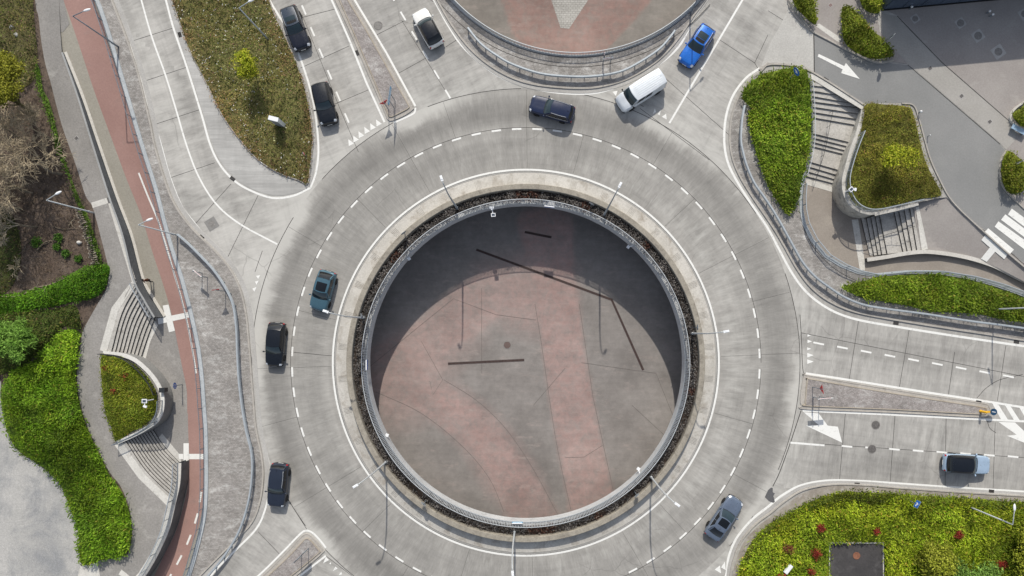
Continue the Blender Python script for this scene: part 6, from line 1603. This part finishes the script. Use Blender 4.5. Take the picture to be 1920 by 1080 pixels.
# ================================================================ TREES AND SHRUBS
def limb(m, a, b, r0, r1, bend=.15, n=5, seed=0):
    a, b = np.array(a, float), np.array(b, float); L = np.linalg.norm(b - a); rg = np.random.default_rng(seed)
    off = rg.normal(0, bend * L * .25, 3)
    pts = [a + (b - a) * t_ + off * math.sin(math.pi * t_) for t_ in np.linspace(0, 1, n)]
    m.tube(pts, list(np.linspace(r0, r1, n)), 6); return pts
def tree(label, x, y, z0, h, crown_c, crown_r, cols, n_leaf, leaf=.20, name='tree', trunk_r=.07, seed=1, barkmat=None, top=None, cat='tree', limbs=9, sd=.20, lw=.6):
    """x,y survey base; crown_c local offset of the crown centre; crown_r (rx,ry,rz)"""
    b = np.array(P(x, y, z0)); t = thing(name, label, cat, tuple(b)); rg = np.random.default_rng(seed)
    m = MB(); cc = np.array(crown_c, float); cr = np.array(crown_r, float)
    trunk = limb(m, (0, 0, 0), cc * [.8, .8, .9], trunk_r, trunk_r * .45, .12, 6, seed)
    ends = []
    for k in range(limbs):
        v = rg.normal(0, 1, 3); v /= np.linalg.norm(v); v[2] = abs(v[2]) * .7
        e = cc + v * cr * rg.uniform(.6, .95); s0 = trunk[rg.integers(2, 6)]
        limb(m, s0, e, trunk_r * .4, trunk_r * .1, .3, 5, seed * 31 + k); ends.append(e)
        for j in range(3):
            w_ = rg.normal(0, 1, 3); w_ /= np.linalg.norm(w_); e2 = e + w_ * cr * .35
            limb(m, s0 + (e - s0) * rg.uniform(.5, .9), e2, trunk_r * .18, trunk_r * .05, .3, 4, seed * 77 + k * 5 + j); ends.append(e2)
    m.build('trunk', barkmat or M_BARK, t, True)
    E = np.array(ends); n_leaf = int(n_leaf * 1.7); i = rg.integers(0, len(E), n_leaf)
    cols = [tuple(np.array(c_) * [1.75, 1.5, 1.2]) for c_ in cols]
    p = E[i] + rg.normal(0, 1, (n_leaf, 3)) * cr * sd
    d = np.linalg.norm((p - cc) / cr, axis=1); p = p[d < 1.15]
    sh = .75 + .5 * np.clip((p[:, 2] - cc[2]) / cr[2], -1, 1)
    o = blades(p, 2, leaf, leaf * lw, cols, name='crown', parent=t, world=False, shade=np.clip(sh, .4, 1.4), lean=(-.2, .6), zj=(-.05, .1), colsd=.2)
    return t
YG = [(.20, .27, .02), (.26, .32, .03), (.15, .22, .015), (.30, .34, .05)]
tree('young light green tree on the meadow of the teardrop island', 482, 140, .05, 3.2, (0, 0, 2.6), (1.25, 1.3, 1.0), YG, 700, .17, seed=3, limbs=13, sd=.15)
tree('young yellow green tree in the dull green walled bed', 1655, 310, .05, 3.0, (.15, .15, 2.5), (2.0, 1.25, .9), YG, 800, .17, seed=8, limbs=14, sd=.13)
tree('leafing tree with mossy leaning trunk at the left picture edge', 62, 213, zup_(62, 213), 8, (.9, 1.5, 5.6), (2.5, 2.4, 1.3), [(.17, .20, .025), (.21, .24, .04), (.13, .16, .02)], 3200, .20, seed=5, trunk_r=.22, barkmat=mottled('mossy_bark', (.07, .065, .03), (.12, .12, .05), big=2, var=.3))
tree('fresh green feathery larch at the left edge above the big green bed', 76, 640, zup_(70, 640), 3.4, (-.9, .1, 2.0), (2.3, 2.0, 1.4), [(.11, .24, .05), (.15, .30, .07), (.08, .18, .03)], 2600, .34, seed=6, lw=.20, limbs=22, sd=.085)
tree('bushy light yellow green tree beside the dark chamber roof', 1738, 1034, .05, 3, (.0, -.3, 1.7), (1.9, 1.9, 1.3), [(.18, .23, .03), (.23, .28, .05), (.14, .19, .02)], 1500, .2, seed=9)
tree('fresh mid green bushy tree at the bottom edge right of the chamber', 1806, 1058, .05, 3, (.0, -.4, 2.0), (2.4, 2.2, 1.4), [(.11, .22, .05), (.15, .28, .07), (.08, .17, .04)], 2000, .19, seed=10)
tree('yellow green bushy tree cut by the right picture edge', 1898, 1026, .05, 3, (.4, .0, 1.8), (2.2, 2.4, 1.3), [(.18, .24, .03), (.22, .27, .04), (.13, .18, .02)], 1600, .2, seed=11)
RB = [(.30, .030, .025), (.38, .06, .04), (.22, .02, .02), (.28, .09, .04)]
for i, (x, y, r_, lb) in enumerate(((1531, 985, 8, 'compact red shrub at the upper left of the large right bed'), (1634, 990, 7, 'small red shrub above the dark chamber roof'), (1786, 997, 8, 'red shrub right of centre in the large right bed'), (1471, 1023, 11, 'faded red shrub at the left side of the large right bed'), (1523, 1032, 10, 'tall red shrub left of the dark chamber roof'),
                                    (1513, 1066, 7, 'small red shrub at the bottom edge left of the chamber'), (1459, 1078, 11, 'red shrub at the bottom edge beside the white box'), (1865, 1052, 11, 'red shrub in front of the rightmost trees'))):
    b = P(x, y, .05); t = thing('red_shrub', lb, 'shrub', b, group='red shrubs in the lower right bed'); R_ = r_ / S
    m = MB(); rg = np.random.default_rng(40 + i)
    for k in range(7):
        a = rg.uniform(0, 6.28); e = (math.cos(a) * R_ * .7, math.sin(a) * R_ * .7, rg.uniform(.6, 1.0)); limb(m, (0, 0, 0), e, .02, .006, .2, 4, i * 9 + k)
    m.build('stems', M_BARK, t)
    p = rg.normal(0, 1, (150, 3)); p /= np.linalg.norm(p, axis=1)[:, None]; p = p * rg.uniform(.3, 1, (150, 1)) * [R_, R_, .35] + [0, 0, .95]
    blades(p, 2, .17, .07, RB if i not in (3,) else [(.28, .09, .05), (.22, .06, .035), (.2, .13, .04)], name='leaves', parent=t, world=False, lean=(-.2, .8))
for i, (x, y, r_, lb) in enumerate(((205, 690, 5, 'faint reddish shrub at the upper left of the small walled bed'), (241, 703, 6, 'red shrub in the middle of the small walled bed'), (220, 732, 5, 'faint red shrub in the lower half of the small walled bed'))):
    z_ = zup_(x, y); b = P(x, y, z_); t = thing('red_shrub', lb, 'shrub', b, group='red shrubs in the small walled bed'); R_ = r_ / S; rg = np.random.default_rng(60 + i)
    m = MB()
    for k in range(5):
        a = rg.uniform(0, 6.28); limb(m, (0, 0, 0), (math.cos(a) * R_ * .7, math.sin(a) * R_ * .7, rg.uniform(.4, .6)), .015, .005, .2, 4, i * 9 + k + 300)
    m.build('stems', M_BARK, t)
    p = rg.normal(0, 1, (60, 3)) * [R_ * .5, R_ * .5, .12] + [0, 0, .58]
    blades(p, 1, .16, .06, RB, name='leaves', parent=t, world=False, lean=(-.2, .8))
# bare trees: a trunk that forks again and again
M_TWIG = mottled('twig_tan', (.34, .28, .19), (.46, .385, .27), big=2, var=.25); M_TWIGD = mottled('twig_grey', (.23, .20, .15), (.31, .27, .21), big=2, var=.25)
def bare(label, x, y, h, lean, spread, seed, mat, r0=.13, lv=6):
    z0 = zup_(x, y); b = P(x, y, z0); t = thing('bare_tree', label, 'tree', b); rg = np.random.default_rng(seed)
    mt = MB(); mc = MB()
    def grow(p, d, L, r, k):
        e = p + d * L
        pts = [p, p + d * L * .5 + rg.normal(0, .06 * L, 3), e]
        (mt if k == 0 else mc).tube(pts, [r, r * .85, r * .68], 7 if k < 2 else (5 if k < 3 else 3), caps=False)
        if k >= lv: return
        for j in range(3 if k < 3 else 3):
            v = d + rg.normal(0, spread, 3); v /= np.linalg.norm(v); v[2] += .05; v /= np.linalg.norm(v)
            grow(p + d * L * rg.uniform(.55, 1.0), v, L * rg.uniform(.66, .92), max(r * .60, .016), k + 1)
    d = np.array(lean, float); d /= np.linalg.norm(d); grow(np.zeros(3), d, h * .32, r0, 0)
    mt.build('trunk', M_BARK, t, True); mc.build('crown', mat, t)
bare('large bare tree with pale tangled twigs at the upper left', 116, 326, 6.5, (-.55, .25, 1), .55, 3, M_TWIG, .16)
bare('second bare tree with fine greyish twigs at the left edge', 40, 392, 6.0, (-.3, .1, 1), .55, 14, M_TWIGD, .12)
bare('bare tree behind the mossy trunk at the left edge', 40, 262, 6.0, (-.2, .4, 1), .55, 25, M_TWIG, .12)
bare('small bare bush with straw coloured twigs on the soil slope', 40, 505, 2.2, (.1, .0, 1), .7, 33, M_TWIG, .05, 4)
bare('bare tree with dense tan twigs at the left edge above the soil slope', 70, 300, 6.5, (-.4, .1, 1), .6, 51, M_TWIG, .12)
bare('bare tree with tangled twigs just below the mossy trunk', 100, 262, 5.0, (-.5, .3, 1), .6, 52, M_TWIG, .10)
bare('bare tree with grey twigs overhanging the lower wood', 70, 425, 5.0, (-.6, .0, 1), .6, 53, M_TWIGD, .10)
bare('bare tree in the middle of the tangled wood at the left', 62, 362, 6.0, (-.4, .2, 1), .6, 61, M_TWIG, .10)
bare('bare tree standing furthest left in the tangled wood', 18, 330, 5.5, (-.1, .2, 1), .6, 62, M_TWIGD, .10)
bare('thin bare shrub among the weeds at the left edge', 8, 440, 4.0, (.3, .2, 1), .6, 37, M_TWIGD, .08, 4)
# ================================================================ PERSON
def person(label, x, y, z0, rz):
    b = P(x, y, z0); t = thing('person', label, 'person', b, rz)
    me = bpy.data.meshes.new('body'); bm = bmesh.new(); sk = bm.verts.layers.skin.verify()
    J = {'pelvis': ((0, 0, .95), .135), 'spine': ((0, .0, 1.15), .125), 'chest': ((.02, 0, 1.36), .15), 'neck': ((.03, 0, 1.50), .06), 'chin': ((.05, 0, 1.58), .075), 'head': ((.04, 0, 1.67), .10), 'crown': ((.03, 0, 1.75), .06),
         'hipL': ((0, .10, .90), .10), 'kneeL': ((.16, .10, .50), .065), 'ankL': ((.10, .10, .09), .045), 'toeL': ((.26, .11, .04), .04), 'hipR': ((0, -.10, .90), .10), 'kneeR': ((-.02, -.10, .50), .065), 'ankR': ((-.24, -.10, .13), .045), 'toeR': ((-.12, -.11, .04), .04),
         'shL': ((.02, .19, 1.42), .065), 'elL': ((-.08, .25, 1.14), .048), 'wrL': ((.02, .25, .92), .034), 'shR': ((.02, -.19, 1.42), .065), 'elR': ((.03, -.25, 1.13), .048), 'wrR': ((.20, -.22, 1.00), .034)}
    v = {}
    for k, (p, r) in J.items():
        v[k] = bm.verts.new(p); v[k][sk].radius = (r, r)
    for a, c in (('pelvis', 'spine'), ('spine', 'chest'), ('chest', 'neck'), ('neck', 'chin'), ('chin', 'head'), ('head', 'crown'), ('pelvis', 'hipL'), ('hipL', 'kneeL'), ('kneeL', 'ankL'), ('ankL', 'toeL'), ('pelvis', 'hipR'), ('hipR', 'kneeR'), ('kneeR', 'ankR'), ('ankR', 'toeR'), ('chest', 'shL'), ('shL', 'elL'), ('elL', 'wrL'), ('chest', 'shR'), ('shR', 'elR'), ('elR', 'wrR')): bm.edges.new((v[a], v[c]))
    for w_, s_ in (('wrL', 1), ('wrR', -1)):
        p0 = np.array(J[w_][0]); palm = bm.verts.new(p0 + [.02, 0, -.07]); palm[sk].radius = (.030, .022); bm.edges.new((v[w_], palm))
        for f in range(5):
            off = np.array([(-.03 + .018 * f), .004 * s_ * f, -.06 - (.02 if 0 < f < 4 else 0)]) if f < 4 else np.array([.05, -.01 * s_, -.02])
            q1 = bm.verts.new(np.array(palm.co) + off * .6); q2 = bm.verts.new(np.array(palm.co) + off * 1.1 + [.008, 0, 0])
            q1[sk].radius = (.009, .009); q2[sk].radius = (.008, .008); bm.edges.new((palm, q1)); bm.edges.new((q1, q2))
    v['pelvis'][sk].use_root = True
    bm.to_mesh(me); bm.free()
    tt = NT('clothes_and_skin'); g = tt.n('ShaderNodeTexCoord').outputs['Object']; sx = tt.n('ShaderNodeSeparateXYZ'); tt.l(g, sx.inputs[0])
    rmp = tt.n('ShaderNodeValToRGB'); tt.l(tt.math('DIVIDE', sx.outputs[2], 1.8), rmp.inputs[0]); e = rmp.color_ramp; e.interpolation = 'CONSTANT'
    e.elements[0].position = 0; e.elements[0].color = (.5, .5, .5, 1); e.elements[1].position = .045; e.elements[1].color = (.012, .014, .022, 1)
    for ps, c in ((.52, (.10, .035, .015, 1)), (.835, (.45, .26, .19, 1))): q = e.elements.new(ps); q.color = c
    mt = tt.bsdf(rmp.outputs[0], .8)
    me.materials.append(mt); o = bpy.data.objects.new('body', me); COL.objects.link(o); o.parent = t
    o.modifiers.new('skin', 'SKIN').use_smooth_shade = True; sb = o.modifiers.new('sub', 'SUBSURF'); sb.levels = 2; sb.render_levels = 2
    m = MB(); m.sphere((.02, 0, 1.715), (.115, .10, .095), 14); m.sphere((-.05, 0, 1.66), (.075, .09, .11), 12); m.build('hair', plain('hair_dark', (.012, .009, .008), .6), t, True)
    m = MB(); m.sphere((.135, .035, 1.675), .013, 8); m.sphere((.135, -.035, 1.675), .013, 8); m.build('eyes', M_BLACK, t); m = MB(); m.sphere((.150, 0, 1.645), (.022, .014, .02), 8); m.build('nose', plain('skin', (.45, .26, .19), .6), t)
    m = MB(); m.sphere((.135, 0, 1.605), (.012, .025, .007), 8); m.build('mouth', plain('lips', (.30, .10, .08), .6), t)
    m = MB()
    for s_ in (-1, 1): m.sphere((.035, s_ * .105, 1.655), (.022, .012, .032), 8)
    m.build('ears', plain('skin', (.45, .26, .19), .6), t)
    return t
person('person in a brown jacket and dark trousers walking beside the long dark retaining wall', 285, 527, zlow(285, 527) + .03, -1.2)
